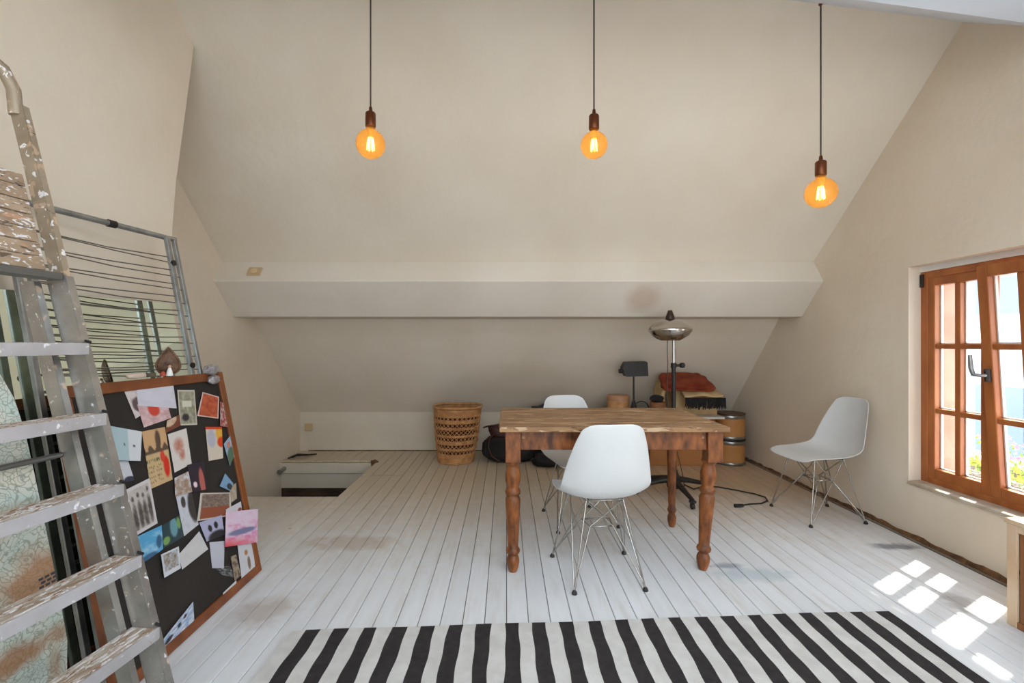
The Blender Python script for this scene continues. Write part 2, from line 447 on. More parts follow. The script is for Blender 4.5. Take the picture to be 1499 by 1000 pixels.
PW = 0.0955
def plank_mesh(name, y0, y1, w=PW):
    mb = MB(); g = 0.0015; b = 0.0020
    prof = [(g, -.020), (w - g, -.020), (w - g, -b), (w - g - b, 0), (g + b, 0), (g, -b)]
    mb.prism(prof, 'y', y0, y1)
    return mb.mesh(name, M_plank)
JY = 4.40
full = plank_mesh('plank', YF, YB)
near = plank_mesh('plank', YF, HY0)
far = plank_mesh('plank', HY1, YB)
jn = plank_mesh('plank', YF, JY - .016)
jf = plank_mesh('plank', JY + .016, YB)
cuts = {}
k0 = math.floor(XL / PW); k1 = math.ceil(XR / PW)
rp = random.Random(3)
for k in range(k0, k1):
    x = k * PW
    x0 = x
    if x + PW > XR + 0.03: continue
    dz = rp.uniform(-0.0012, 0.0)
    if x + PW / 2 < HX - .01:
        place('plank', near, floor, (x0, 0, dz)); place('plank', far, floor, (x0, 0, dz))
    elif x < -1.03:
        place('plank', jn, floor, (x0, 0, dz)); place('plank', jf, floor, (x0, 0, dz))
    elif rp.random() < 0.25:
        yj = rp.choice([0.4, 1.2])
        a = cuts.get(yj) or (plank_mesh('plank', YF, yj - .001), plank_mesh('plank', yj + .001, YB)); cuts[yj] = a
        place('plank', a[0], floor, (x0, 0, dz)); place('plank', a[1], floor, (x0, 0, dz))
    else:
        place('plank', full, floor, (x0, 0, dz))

# walls
tag(build('wall_back', MB().box((XL - .3, YB, -.4), (XR + .4, YB + .25, .62)), M_whitewall), kind='structure')
tag(build('wall_left', MB().box((XL - .3, 2.3, -1.6), (XL, YB + .2, 4.2)), M_wall), kind='structure')
wc = MB().prism([(YF - .3, -.3), (2.60, -.3), (2.60, 1.79), (2.63, 2.08), (2.777, 2.9), (2.86, 3.7), (YF - .3, 3.7)], 'x', XL - .3, XC)
tag(build('wall_chimney', wc, M_wall, bevel=0.006), kind='structure')
tag(build('wall_front', MB().box((XL - .3, YF - .25, -.3), (XR + .4, YF, 3.6)), M_wall), kind='structure')

WY0, WY1, WZ0, WZ1 = 2.12, 3.01, .342, 1.69
wr = MB()
XO = 2.89
wr.box((XR, YF - .3, -.4), (XO, WY0, 4.2))
wr.box((XR, WY1, -.4), (2.70, YB + .2, 4.2)); wr.box((2.70, WY1 + .05, -.4), (XO, YB + .2, 4.2))
wr.box((XR, WY0, -.4), (XO, WY1, WZ0))
wr.box((XR, WY0, WZ1), (XO, WY1, 4.2))
wr.box((2.72, WY0, 1.595), (XO, WY1 + .05, WZ1 + .1))
tag(build('wall_right', wr, M_wall), kind='structure')
# outer rendered reveal, pinkish
M_reveal = mat('pinkish_render', (168, 126, 106), .9, rgb2=(184, 144, 124), scale=5)
orv = MB()
orv.box((2.702, WY1 + .045, WZ0 - .05), (2.905, WY1 + .15, 1.595)).box((2.70, WY0 - .1, WZ0 - .05), (2.905, WY0 + .005, 1.595)).box((2.70, WY0, WZ0 - .05), (2.93, WY1 + .045, WZ0 + .02))
tag(build('trim_1', orv, M_reveal), kind='structure')

# beam below the ceiling
bm = MB()
XA, XB = XL - .02, XR + .02
bm.prism([(4.50, 1.44), (4.10, 1.44), (3.82, 1.71), (3.94, 1.885), (4.4, 1.9)], 'x', XA, XB)
tag(build('trim_2', bm, M_beam, bevel=0.008), kind='structure')

# ceiling: a twisted roof slope up to the ridge, falling towards the camera, then flat
def prof(x):
    yr = 2.65 + .0645 * (x - XR); zr = 2.99 - .075 * (x - XR)
    return [(5.55, .305), (4.44, 1.445), (3.94, 1.885), (yr, zr), (yr - (zr - 2.6) / .74, 2.6), (YF - .1, 2.6)]
cb = MB(); xs = [XL - .1 + i * (XR - XL + .2) / 12 for i in range(13)]
npf = len(prof(0))
vs = [(x, p[0], p[1]) for x in xs for p in prof(x)]
vo_ = [(x, p[0] + .12 if i < 4 else p[0], p[1] + .25) for x in xs for i, p in enumerate(prof(x))]
nn = len(vs)
fs = []
for i in range(12):
    for j in range(npf - 1):
        a, b_, c_, d_ = i*npf+j, (i+1)*npf+j, (i+1)*npf+j+1, i*npf+j+1
        fs.append((a, b_, c_, d_)); fs.append((nn+a, nn+d_, nn+c_, nn+b_))
cb.add(vs + vo_, fs)
for k_, f_ in enumerate(cb.f):
    if (k_ // 2) % (npf - 1) >= 3: cb.mi[k_] = 1       # the slope above the photographer has a cooler white
tag(build('ceiling', cb, [M_ceil, plaster('cool_white_ceiling', (214, 222, 234), (220, 227, 238))]), kind='structure')

# stair opening lining
st = MB()
st.box((XL - .02, HY1 + .002, -1.6), (HX + .3, HY1 + .06, -.28))
st.box((XL - .02, HY0 - .3, -1.65), (HX + .3, HY1 + .06, -1.6))
st.box((HX + .011, HY0 - .3, -1.6), (HX + .06, HY1 + .06, -.28))
st.box((XL, HY0 - .3, -1.6), (HX + .05, HY0 - .26, -.28))
tag(build('wall_stairwell', st, M_stairdark), kind='structure')
li = MB().box((XL + .001, HY1 - .02, -.285), (HX, HY1 + .001, -.13)).box((XL + .001, HY1 - .045, -.125), (HX - .01, HY1 + .001, -.024))
li.box((HX - .012, HY0, -.285), (HX + .012, HY1 - .045, -.024))
tag(build('trim_3', li, M_whitewall, bevel=0.006), kind='structure')

# ragged dark gap along the right wall, thin dark joint along the back wall
rg = MB(); rr_ = random.Random(5)
ys = [YF + i * .04 for i in range(int((YB - YF) / .04))]
top = [(y, (0.020 if y < 3.6 else 0.013) + rr_.uniform(-.007, .008)) for y in ys]
for i in range(len(top) - 1):
    (ya, za), (yb, zb) = top[i], top[i + 1]
    d0, d1 = .012 + .006 * rr_.random(), .012 + .006 * rr_.random()
    rg.hexa([(XR - d0, ya, -.002), (XR + .01, ya, -.002), (XR + .01, yb, -.002), (XR - d0, yb, -.002), (XR - d0 * .4, ya, za), (XR + .01, ya, za), (XR + .01, yb, zb), (XR - d0 * .4, yb, zb)])
M_ragged = mat('crumbled_wall_foot', (84, 58, 38), 0.95, rgb2=(136, 98, 64), scale=18, bump=0.6, bscale=60)
tag(build('baseboard_right', rg, M_ragged), kind='structure')
tag(build('baseboard_back', MB().box((HX - .9, YB - .006, -.002), (XR, YB + .01, .008)), M_ragged), kind='structure')

# ------------------------------------------------------------------ window
w1 = empty('window_1', (2.606, WY0, WZ0), kind='structure')
def wbox(mb, x0, x1, y0, y1, z0, z1):
    return mb.box((x0 - 2.606, y0 - WY0, z0 - WZ0), (x1 - 2.606, y1 - WY0, z1 - WZ0))
m = MB(); fx0, fx1 = 2.606, 2.69
wbox(m, fx0, fx1, 2.962, WY1, WZ0, 1.655); wbox(m, fx0, fx1, WY0, 2.168, WZ0, 1.655)
wbox(m, fx0, fx1, 2.168, 2.962, 1.612, 1.655); wbox(m, fx0, fx1, 2.168, 2.962, WZ0, WZ0 + .040)
build('window_frame', m, M_frameorange, w1, bevel=.004)
m = MB(); wbox(m, fx0 - .004, fx1, WY0, WY1, 1.655, WZ1)
build('head_strip', m, M_white, w1)
def sash(y0, y1, tilt, name='sash'):
    z0, z1 = .375, 1.625; x0 = 2.612; th = .052
    root_y = (y0 + y1) / 2
    m = MB()
    def bx(a0, a1, b0, b1, c0, c1): m.box((a0, b0 - y0, c0 - z0), (a1, b1 - y0, c1 - z0))
    s = .056
    bx(0, th, y0, y0 + s, z0, z1); bx(0, th, y1 - s, y1, z0, z1)
    bx(0, th, y0 + s, y1 - s, z1 - .062, z1); bx(0, th, y0 + s, y1 - s, z0, z0 + .068)
    so = build(name, m, M_frameorange, w1, bevel=.005)
    so.location = (x0 - 2.606, y0 - WY0, z0 - WZ0)
    so.rotation_euler = (0, -tilt, 0)
    ym = (y0 + y1) / 2; mw = .017
    m = MB(); m.box((.006, ym - mw - y0, .068), (th - .006, ym + mw - y0, z1 - z0 - .062))
    build('muntin', m, M_frameorange, so, bevel=.004)
    zr = [.443 - z0, .797 - z0, 1.191 - z0, 1.563 - z0]
    for zc in (zr[1], zr[2]):
        m = MB(); m.box((.008, s, zc - .015), (th - .008, y1 - y0 - s, zc + .015))
        build('muntin', m, M_frameorange, so, bevel=.004)
    for (a, b_) in ((s, ym - mw - y0), (ym + mw - y0, y1 - y0 - s)):
        for i in range(3):
            m = MB(); m.box((.030, a, zr[i]), (.034, b_, zr[i + 1]))
            build('pane', m, M_glass, so)
            g = MB()   # white glazing strips round the pane, outside
            zz0, zz1 = zr[i] + (.015 if i else 0), zr[i + 1] - (.015 if i < 2 else 0)
            g.box((.036, a, zz0), (.05, a + .007, zz1)).box((.036, b_ - .007, zz0), (.05, b_, zz1)).box((.036, a, zz0), (.05, b_, zz0 + .007))
            build('glazing_strip', g, M_white, so)
    return so
sash(2.580, 2.975, 0.0)
s2 = sash(2.155, 2.582, math.radians(3.6))
# lever handle on the tilted sash
m = MB(); hy, hz = .392, .665
m.tube([(-.004, hy, hz - .033), (-.004, hy, hz + .033)], .021, 14, flat=.6)
build('handle_plate', m, M_black, s2)
m = MB(); m.tube([(-.006, hy, hz), (-.045, hy, hz), (-.055, hy + .03, hz + .005), (-.056, hy + .04, hz + .04), (-.052, hy + .045, hz + .11)], [.009, .009, .011, .011, .009], 10)
build('handle', m, M_galv, s2)
m = MB(); wbox(m, fx0 - .012, fx0 + .004, 2.985, 3.005, 1.56, 1.64)
build('hinge', m, M_black, w1, bevel=.003)
tag(build('trim_4', MB().prism([(XR - .012, WZ0 - .014), (2.62, WZ0 - .010), (2.62, WZ0 + .010), (XR - .006, WZ0 + .004)], 'y', WY0 + .001, WY1 - .001),
          mat('dusty_sill', (190, 180, 164), .9, rgb2=(160, 140, 116), scale=9), bevel=.004), kind='structure')

# what stands outside: houses across the street, flower boxes
M_facade = mat('pale_facade', (150, 156, 166), .9, rgb2=(164, 168, 176), scale=1)
M_pane2 = mat('far_window_glass', (104, 114, 132), .2)
M_tile = mat('red_roof_tile', (120, 60, 48), .8)
def far_house(name, x, y, w, d, h, z0, label, nfl, nwin):
    r = empty(name, (x, y, z0), 0, label, 'house')
    build('wall', MB().box((0, 0, 0), (d, w, h)), M_facade, r)
    wm = MB().box((-.04, 0, 0), (.02, .9, 1.3)).mesh('window', M_pane2)
    for i in range(nfl):
        for j in range(nwin):
            place('window', wm, r, (0, .7 + j * (w - 1.4) / max(1, nwin - 1) - .45, .9 + i * 2.7))
    build('roof', MB().prism([(-.4, h), (d + .2, h), (d / 2, h + 1.6)], 'y', -.2, w + .2), M_tile, r)
    build('cornice', MB().box((-.25, -.1, h - .18), (0, w + .1, h)), M_white, r)
far_house('house', 9.5, 6.2, 6.0, 5, 7.4, -4.5, 'pale two-window-wide house across the street, seen through the left sash', 3, 3)
far_house('house', 9.0, -1.5, 7.2, 5, 5.6, -4.5, 'lower pale house across the street to the right of the other house', 2, 4)
lo = MB().box((5.2, 1.5, -.55), (6.4, 14, -.25)).box((5.2, 1.5, -4), (6.4, 14, -.55))
tag(build('garden_wall', world_to_origin(lo, (5.8, 7, -.4)), mat('grey_white_wall', (206, 208, 212), .9, rgb2=(190, 194, 200), scale=2), loc=(5.8, 7, -.4)), 'long low grey white wall beyond the window flower boxes', 'wall')
M_leaf = mat('leaf_green', (104, 132, 62), .7, rgb2=(150, 176, 84), scale=20)
M_pink = mat('pink_petals', (226, 132, 186), .7); M_yel = mat('yellow_green_petals', (214, 222, 86), .7); M_soil = mat('dark_planter', (96, 84, 80), .8)
def flower_box(x, y, z, L, M_f, label, seed, hh=.13):
    r = empty('flower_box', (x, y, z), 0, label, 'flower box', 'flower boxes outside the window')
    m = MB().box((-.07, -L / 2, 0), (.07, L / 2, .10)); build('planter', m, M_soil, r, bevel=.006)
    R = random.Random(seed); lf = MB(); fb = MB()
    for i in range(160):
        c = Vector((R.uniform(-.09, .09), R.uniform(-L / 2, L / 2), .09 + hh * R.random() ** 1.2))
        q = Euler((R.random() * 3, R.random() * 3, R.random() * 6)).to_matrix()
        lf.add([c + q @ Vector(p) for p in ((-.018, 0, 0), (0, .010, .003), (.022, 0, 0), (0, -.010, .003))], [(0, 1, 2, 3)])
    for i in range(60):
        c = Vector((R.uniform(-.09, .09), R.uniform(-L / 2, L / 2), .11 + hh * R.random()))
        for k in range(5):
            a = k * 1.2566 + i
            fb.add([c, c + Vector((-.004, .014 * math.cos(a - .5), .014 * math.sin(a - .5))), c + Vector((-.008, .022 * math.cos(a), .022 * math.sin(a))), c + Vector((-.004, .014 * math.cos(a + .5), .014 * math.sin(a + .5)))], [(0, 1, 2, 3)])
    o = build('foliage', lf, M_leaf, r); o['kind'] = 'stuff'
    o = build('flowers', fb, M_f, r); o['kind'] = 'stuff'
flower_box(3.30, 3.22, .20, .50, M_yel, 'flower box of yellow green blossoms just outside the left sash', 1)
flower_box(3.75, 3.45, .19, .70, M_pink, 'flower box of pink blossoms behind the yellow green one', 2, .2)
bk = MB().box((2.95, 1.6, .10), (3.95, 4.2, .19))
tag(build('outer_ledge', world_to_origin(bk, (3.4, 2.9, .15)), mat('pale_ledge_stone', (206, 200, 192), .9), loc=(3.4, 2.9, .15)), kind='structure')

# ------------------------------------------------------------------ pendant lamps
def pendant(px, top, z0, R, label, ztop, power=0.8, Y=2.55):
    x = (px - 742) / F * Y
    r = empty('pendant_lamp', (x, Y, 0), 0, label, 'lamp', 'pendant lamps with amber globe bulbs')
    zc = z0 + R * 1.0
    zn = zc + R * 1.18
    build('cord', MB().tube([(0, 0, zn + .08), (0, 0, ztop)], .0042, 8), M_cord, r)
    build('ceiling_cap', MB().lathe([(.008, -.0), (.012, -.006), (.006, -.012)][::-1], 20, (0, 0, ztop)), M_copper, r)
    sk = MB().lathe([(.026, 0), (.0275, .004), (.0275, .070), (.024, .076), (.010, .082), (.008, .105), (.005, .107)], 28, (0, 0, zn))
    build('socket', sk, M_copper, r)
    pr = []
    for i in range(17):
        a = -math.pi / 2 + i / 16 * math.pi * .86
        pr.append((max(R * math.cos(a), 1e-5), R * math.sin(a)))
    pr += [(R * .32, R * 1.02), (R * .29, R * 1.2)]
    b_ = build('bulb', MB().lathe(pr, 32, (0, 0, zc), capt=False), M_amber, r)
    fm = MB()
    for i in range(6):
        a = i * math.pi / 3
        fm.tube([(R * .15 * math.cos(a), R * .15 * math.sin(a), zc + R * .42), (R * .24 * math.cos(a + .25), R * .24 * math.sin(a + .25), zc - R * .42)], .0032, 5)
    build('filament', fm, M_filament, b_)
    build('filament_stem', MB().lathe([(.004, -R * .5), (.006, 0), (.012, R * .6), (.02, R * 1.0)], 10, (0, 0, zc)), mat('clear_stem', (230, 190, 130), .3), b_)
    l = bpy.data.lights.new('bulb_light', 'POINT'); l.energy = power; l.color = (1.0, .74, .40); l.shadow_soft_size = R * .3
    lo_ = bpy.data.objects.new('bulb_light', l); lo_.location = (0, 0, zc); lo_.parent = r; COL.objects.link(lo_)
def cz(x, y):
    p = prof(x)
    for (a, b_) in zip(p[:-1], p[1:]):
        if b_[0] <= y <= a[0]:
            t = (y - b_[0]) / (a[0] - b_[0]); return b_[1] + t * (a[1] - b_[1])
    return 2.6
for px, yb, yt, rad, lab in ((543, 232, 152, .077, 'leftmost pendant lamp, amber globe bulb in a brown socket'),
                             (870, 232, 155, .071, 'middle pendant lamp, amber globe bulb above the wooden table'),
                             (1202, 304, 234, .078, 'rightmost and lowest hanging pendant lamp with amber globe bulb')):
    x = (px - 742) / F * 2.55
    pendant(px, 0, H + (505 - yb) / F * 2.55, rad, lab, cz(x, 2.55) + .002)

# ------------------------------------------------------------------ rug
def rug():
    x0, x1, y0 = -.895, 1.706, .85
    n = 22; pitch = (x1 - x0 - .0) / n
    edges = [x0]
    for i in range(n):
        edges += [x0 + i * pitch + pitch * .50, x0 + (i + 1) * pitch]
    edges[0] = x0
    mb = MB(); NY = 40; R = random.Random(9)
    ph = [(R.uniform(0, 6), R.uniform(0, 6), R.uniform(.3, 1)) for _ in edges]
    def yfar(x): return 1.992 + (x - x0) / (x1 - x0) * .150
    def pt(i, t):
        a, b_, s = ph[i]
        x = edges[i]; y = y0 + t * (yfar(x) - y0)
        if 0 < i < len(edges) - 1: x += s * .005 * math.sin(y * 7 + a) + .002 * math.sin(y * 31 + b_)
        else: x += .006 * math.sin(y * 5 + a)
        z = .010 + .0015 * math.sin(x * 9 + y * 4) + .0012 * math.sin(y * 17 + x * 3)
        return (x, y, z)
    m_ = len(edges)
    vs = [pt(i, j / NY) for i in range(m_) for j in range(NY + 1)]
    for i in range(m_ - 1):
        fs = [(i*(NY+1)+j, (i+1)*(NY+1)+j, (i+1)*(NY+1)+j+1, i*(NY+1)+j+1) for j in range(NY)]
        sub = [vs[i*(NY+1)+j] for j in range(NY+1)] + [vs[(i+1)*(NY+1)+j] for j in range(NY+1)]
        ff = [(j, NY+1+j, NY+2+j, j+1) for j in range(NY)]
        mi = 1 if i % 2 == 0 else 0     # cream first, black last at the right edge
        mb.add(sub, ff, True, mi)
        a, b_ = sub[NY], sub[2*NY+1]
        mb.add([a, b_, (b_[0], b_[1] + .002, .001), (a[0], a[1] + .002, .001)], [(0, 1, 2, 3)], False, mi)
    for i, sgn in ((0, -1), (m_ - 1, 1)):
        sub = [vs[i*(NY+1)+j] for j in range(NY+1)]
        low = [(p[0] + sgn * .002, p[1], .001) for p in sub]
        mb.add(sub + low, [(j, j+1, NY+2+j, NY+1+j) for j in range(NY)], False, 0 if i else 1)
    o = build('striped_rug', world_to_origin(mb, (.4, 1.5, 0)), [M_rugb, M_rugw], loc=(.4, 1.5, 0))
    tag(o, 'flat woven rug with black and cream stripes lying on the white floorboards', 'rug')
rug()

# ------------------------------------------------------------------ table
def table():
    r = empty('wooden_table', (.55, 2.85, 0), 0, 'old brown wooden farmhouse table with turned legs and worn top', 'table')
    O = Vector((.55, 2.85, 0))
    x0, x1, y0, y1, zt = -.039, 1.152, 2.465, 3.225, .776
    # the top is glued from five boards
    nb = 5; R = random.Random(2)
    for i in range(nb):
        ya = y0 + (y1 - y0) * i / nb; yb = y0 + (y1 - y0) * (i + 1) / nb
        m = MB().box((x0 + R.uniform(-.002, .003) - O.x, ya + .0006 - O.y, zt - .027), (x1 + R.uniform(-.003, .003) - O.x, yb - .0006 - O.y, zt + R.uniform(-.0008, .0)))
        build('board', m, M_tabletop, r, bevel=.003)
    lx0, lx1, ly0, ly1 = .034, 1.092, 2.535, 3.16
    sq = .040
    za0 = .648; za1 = zt - .028
    def ap(name, lo, hi): 
        m = MB().box((lo[0] - O.x, lo[1] - O.y, lo[2]), (hi[0] - O.x, hi[1] - O.y, hi[2])); return build(name, m, M_tablewood, r, bevel=.002)
    ap('apron', (lx0 + sq, ly0 - .022, za0), (lx1 - sq, ly0 + .004, za1)); ap('apron', (lx0 + sq, ly1 - .004, za0), (lx1 - sq, ly1 + .022, za1))
    ap('apron', (lx0 - .012, ly0 + sq, za0), (lx0 + .012, ly1 - sq, za1)); ap('apron', (lx1 - .012, ly0 + sq, za0), (lx1 + .012, ly1 - sq, za1))
    m = MB(); 
    pr = [(.019, 0), (.024, .012), (.030, .03), (.034, .05), (.034, .068), (.028, .085), (.023, .093), (.034, .100), (.038, .112), (.034, .124), (.027, .130),
          (.029, .16), (.034, .26), (.039, .35), (.040, .385), (.034, .400), (.028, .405), (.039, .412), (.042, .424), (.038, .436), (.029, .442), (.033, .455), (.040, .48),
          (.041, .51), (.036, .54), (.029, .558), (.031, .566), (.040, .574), (.040, .584)]
    m.lathe(pr, 20)
    lm = m.mesh('leg', M_tablewood)
    pr2 = [(.017, 0), (.022, .015), (.027, .04), (.028, .065), (.020, .09), (.027, .100), (.029, .112), (.025, .124), (.022, .135), (.025, .25), (.030, .42), (.032, .53), (.034, .584)]
    lm2 = MB().lathe(pr2, 20).mesh('leg', M_tablewood)
    bmx = MB().box((-sq, -sq, .584), (sq, sq, za1)).mesh('leg_block', M_tablewood)
    for (x, y, dx, dy) in ((lx0, ly0, 0, 0), (lx1, ly0, -.045, .02), (lx1, ly1, 0, 0), (lx0 - .005, ly1, 0, 0)):
        o = place('leg', lm if y < 2.8 else lm2, r, (x - O.x + dx, y - O.y + dy, 0))
        o.rotation_euler = (-dy / .6 * -1 * -1, -dx / .6, 0) if (dx or dy) else (0, 0, 0)
        b_ = place('leg_block', bmx, r, (x - O.x, y - O.y, 0))
        bv = b_.modifiers.new('bevel', 'BEVEL'); bv.width = .003; bv.segments = 2
    # wooden pegs in the leg tops
    for x in (lx0, lx1):
        m = MB().lathe([(.008, 0), (.008, .003)], 12); pm = m.mesh('peg', M_tabletop)
        place('peg', pm, r, (x - O.x + (.055 if x < .5 else -.06), ly0 - .021 - O.y, .715), (math.radians(90), 0, 0))
table()

# ------------------------------------------------------------------ shell chairs on wire bases
ST = [(.238, .414, .190, .0), (.212, .432, .206, .006), (.15, .438, .222, .014), (.07, .432, .230, .024), (-.01, .427, .233, .036), (-.09, .428, .232, .050),
      (-.150, .444, .230, .060), (-.196, .484, .227, .066), (-.224, .545, .218, .072), (-.243, .62, .203, .066), (-.258, .70, .182, .050), (-.272, .775, .156, .034), (-.280, .828, .134, .022)]
def st_at(s):
    n = len(ST); s = max(0, min(.9999, s)) * (n - 1); i = int(s); t = s - i
    p0, p1, p2, p3 = ST[max(0, i - 1)], ST[i], ST[i + 1], ST[min(n - 1, i + 2)]
    def cr(k): return .5 * (2*p1[k] + (p2[k]-p0[k])*t + (2*p0[k]-5*p1[k]+4*p2[k]-p3[k])*t*t + (3*p1[k]-p0[k]-3*p2[k]+p3[k])*t**3)
    def dr(k): return .5 * ((p2[k]-p0[k]) + 2*(2*p0[k]-5*p1[k]+4*p2[k]-p3[k])*t + 3*(3*p1[k]-p0[k]-3*p2[k]+p3[k])*t*t)
    return [cr(k) for k in range(4)], (dr(0), dr(1))
def shell_fn(u, v):
    w = v * 2 - 1
    slo = .055 * abs(w) ** 4; shi = 1 - .055 * abs(w) ** 5
    s = slo + u * (shi - slo)
    (y, z, hw, cu), d = st_at(s)
    L = math.hypot(*d); ty, tz = d[0] / L, d[1] / L
    ny, nz = tz, -ty
    c = cu * abs(w) ** 2.6
    return (w * hw, y + ny * c, z + nz * c)
shell_me = MB().grid(shell_fn, 26, 19).mesh('shell', M_shell)
def bar(mb, a, b_, r=.0042): mb.tube([a, b_], r, 6)
def make_chair(loc, rz, label):
    r = empty('shell_chair', loc, rz, label, 'chair', 'white plastic shell chairs on wire bases')
    sh = place('shell', shell_me, r)
    so = sh.modifiers.new('thick', 'SOLIDIFY'); so.thickness = .007; so.offset = -1
    sb = sh.modifiers.new('smooth', 'SUBSURF'); sb.levels = 1; sb.render_levels = 2
    feet = {(1, 1): (.208, .205, .012), (-1, 1): (-.208, .205, .012), (1, -1): (.176, -.205, .012), (-1, -1): (-.176, -.205, .012)}
    mounts = {(1, 1): (.125, .115, .424), (-1, 1): (-.125, .115, .424), (1, -1): (.095, -.115, .418), (-1, -1): (-.095, -.115, .418)}
    loop = {(1, 1): (.075, .055, .265), (-1, 1): (-.075, .055, .265), (1, -1): (.06, -.055, .265), (-1, -1): (-.06, -.055, .265)}
    for k, f in feet.items():
        m = MB()
        bar(m, f, mounts[k]); bar(m, (f[0], f[1] - k[1] * .012, f[2] + .01), mounts[(k[0], -k[1])], .0036)
        m.tube([f, (f[0] * .93, f[1] * .93, .05), loop[k], mounts[(-k[0], k[1])]], .0042, 6)
        lg = build('leg', m, M_chrome, r)
        g = MB().lathe([(.0125, -.012), (.0135, -.006), (.010, .002), (.006, .008)], 14, f)
        build('foot_glide', g, M_glide, lg)
    m = MB(); ks = [(1, 1), (-1, 1), (-1, -1), (1, -1)]
    m.tube([loop[k] for k in ks], .0042, 6, closed=True)
    build('cross_brace', m, M_chrome, r)
    m = MB(); m.tube([mounts[k] for k in ks], .0042, 6, closed=True)
    build('seat_mount', m, M_chrome, r)
    return r
make_chair((.484, 2.52, 0), math.radians(5), 'white shell chair nearest the camera, pushed in at the front of the wooden table')
make_chair((.485, 3.29, 0), math.radians(180 + 13), 'white shell chair behind the wooden table, mostly hidden by it')
make_chair((2.19, 3.365, 0), math.radians(90 + 4), 'white shell chair standing alone by the right wall near the window')

# ------------------------------------------------------------------ examination floor lamp
def floor_lamp():
    X, Y = 1.345, 3.85
    r = empty('floor_lamp', (X, Y, 0), 0, 'tall floor lamp with chrome dome shade and black rolling base behind the table', 'lamp')
    build('pole', MB().tube([(0, 0, .16), (0, 0, 1.035)], .0165, 14), M_black, r)
    build('inner_pole', MB().tube([(0, 0, .9), (0, 0, 1.27)], .0125, 14), M_chrome, r)
    k = MB().tube([(0, 0, 1.015), (0, 0, 1.055)], .022, 14).tube([(0, 0, 1.035), (.055, -.01, 1.036)], .011, 10)
    k.lathe([(.001, -.022), (.018, -.018), (.024, 0), (.018, .018), (.001, .022)], 14, (.065, -.012, 1.036))
    build('clamp_knob', k, M_black, r)
    build('hub', MB().lathe([(.052, .055), (.056, .09), (.046, .14), (.030, .19), (.020, .215)], 20), M_black, r)
    for a in (-88, 180, 12, 62, 128):
        a = math.radians(a); L = .36 if a < 0 else .30
        c, s = math.cos(a), math.sin(a)
        lg = build('leg', MB().tube([(c * .03, s * .03, .12), (c * .12, s * .12, .105), (c * L, s * L, .065)], [.028, .024, .016], 10, flat=.9), M_black, r)
        m = MB().lathe([(.013, .045), (.026, .050), (.028, .060), (.012, .068)], 14, (c * L, s * L, 0))
        m.add([], [])
        x_, y_ = c * L, s * L
        m.tube([(x_ - s * .011, y_ + c * .011, .024), (x_ + s * .011, y_ - c * .011, .024)], .023, 16)
        build('castor', m, M_black, lg)
    sx = -.028
    sh = MB().lathe([(.150, -.012), (.168, .012), (.170, .024), (.160, .044), (.130, .072), (.088, .094), (.045, .106), (.030, .110)], 40, (sx, 0, 1.298), capb=False)
    sh.lathe([(.075, -.062), (.110, -.045), (.145, -.020), (.150, -.012)], 40, (sx, 0, 1.298), capb=False, capt=False)
    so = build('lamp_shade', sh, mat('polished_chrome', (190, 184, 176), .16, 1.0), r)
    build('shade_cap', MB().lathe([(.036, .105), (.036, .125), (.026, .150), (.019, .170), (.016, .180)], 20, (sx, 0, 1.298)), mat('dark_bronze', (66, 54, 46), .35, .6), r)
    build('shade_ventilator', MB().lathe([(.040, .100), (.041, .108), (.036, .112)], 20, (sx, 0, 1.298)), M_black, r)
    build('lamp_arm', MB().tube([(0, 0, 1.26), (-.01, .03, 1.30), (-.02, .05, 1.34), (-.028, .02, 1.42)], .008, 8), M_chrome, r)
    build('flex', MB().tube([(-.05, .0, 1.24), (-.052, .0, 1.16), (-.047, .0, 1.05), (-.05, .005, .8), (-.03, .0, .5), (.02, .02, .40), (.06, .03, .25), (.10, .05, .10), (.11, .06, .012)], .0035, 6), M_cord, r)
floor_lamp()
cbp = [(1030, 712, 0), (1052, 713, 0), (1080, 718, 0), (1105, 723, 0), (1121, 728, 0), (1124, 733, 0), (1115, 737, 0), (1098, 738, 0), (1086, 740, 0)]
def fp(px, py, z=.006):
    Y = (H - z) * F / (py - 505); return Vector(((px - 742) / F * Y, Y, z))
pts = [fp(1016, 716), fp(1003, 710)][::-1] + [fp(a, b_) for a, b_, c_ in cbp]
c0 = fp(1080, 725, 0)
pw = build('power_cable', MB().tube([p - c0 for p in pts], .0055, 8), M_rubber, loc=c0)
tag(pw, 'black power cable curling over the floor to the right of the table', 'cable')
m = MB().tube([fp(1088, 740, .014) - c0, fp(1076, 740.5, .014) - c0], [.012, .014], 10); build('plug', m, M_rubber, pw)

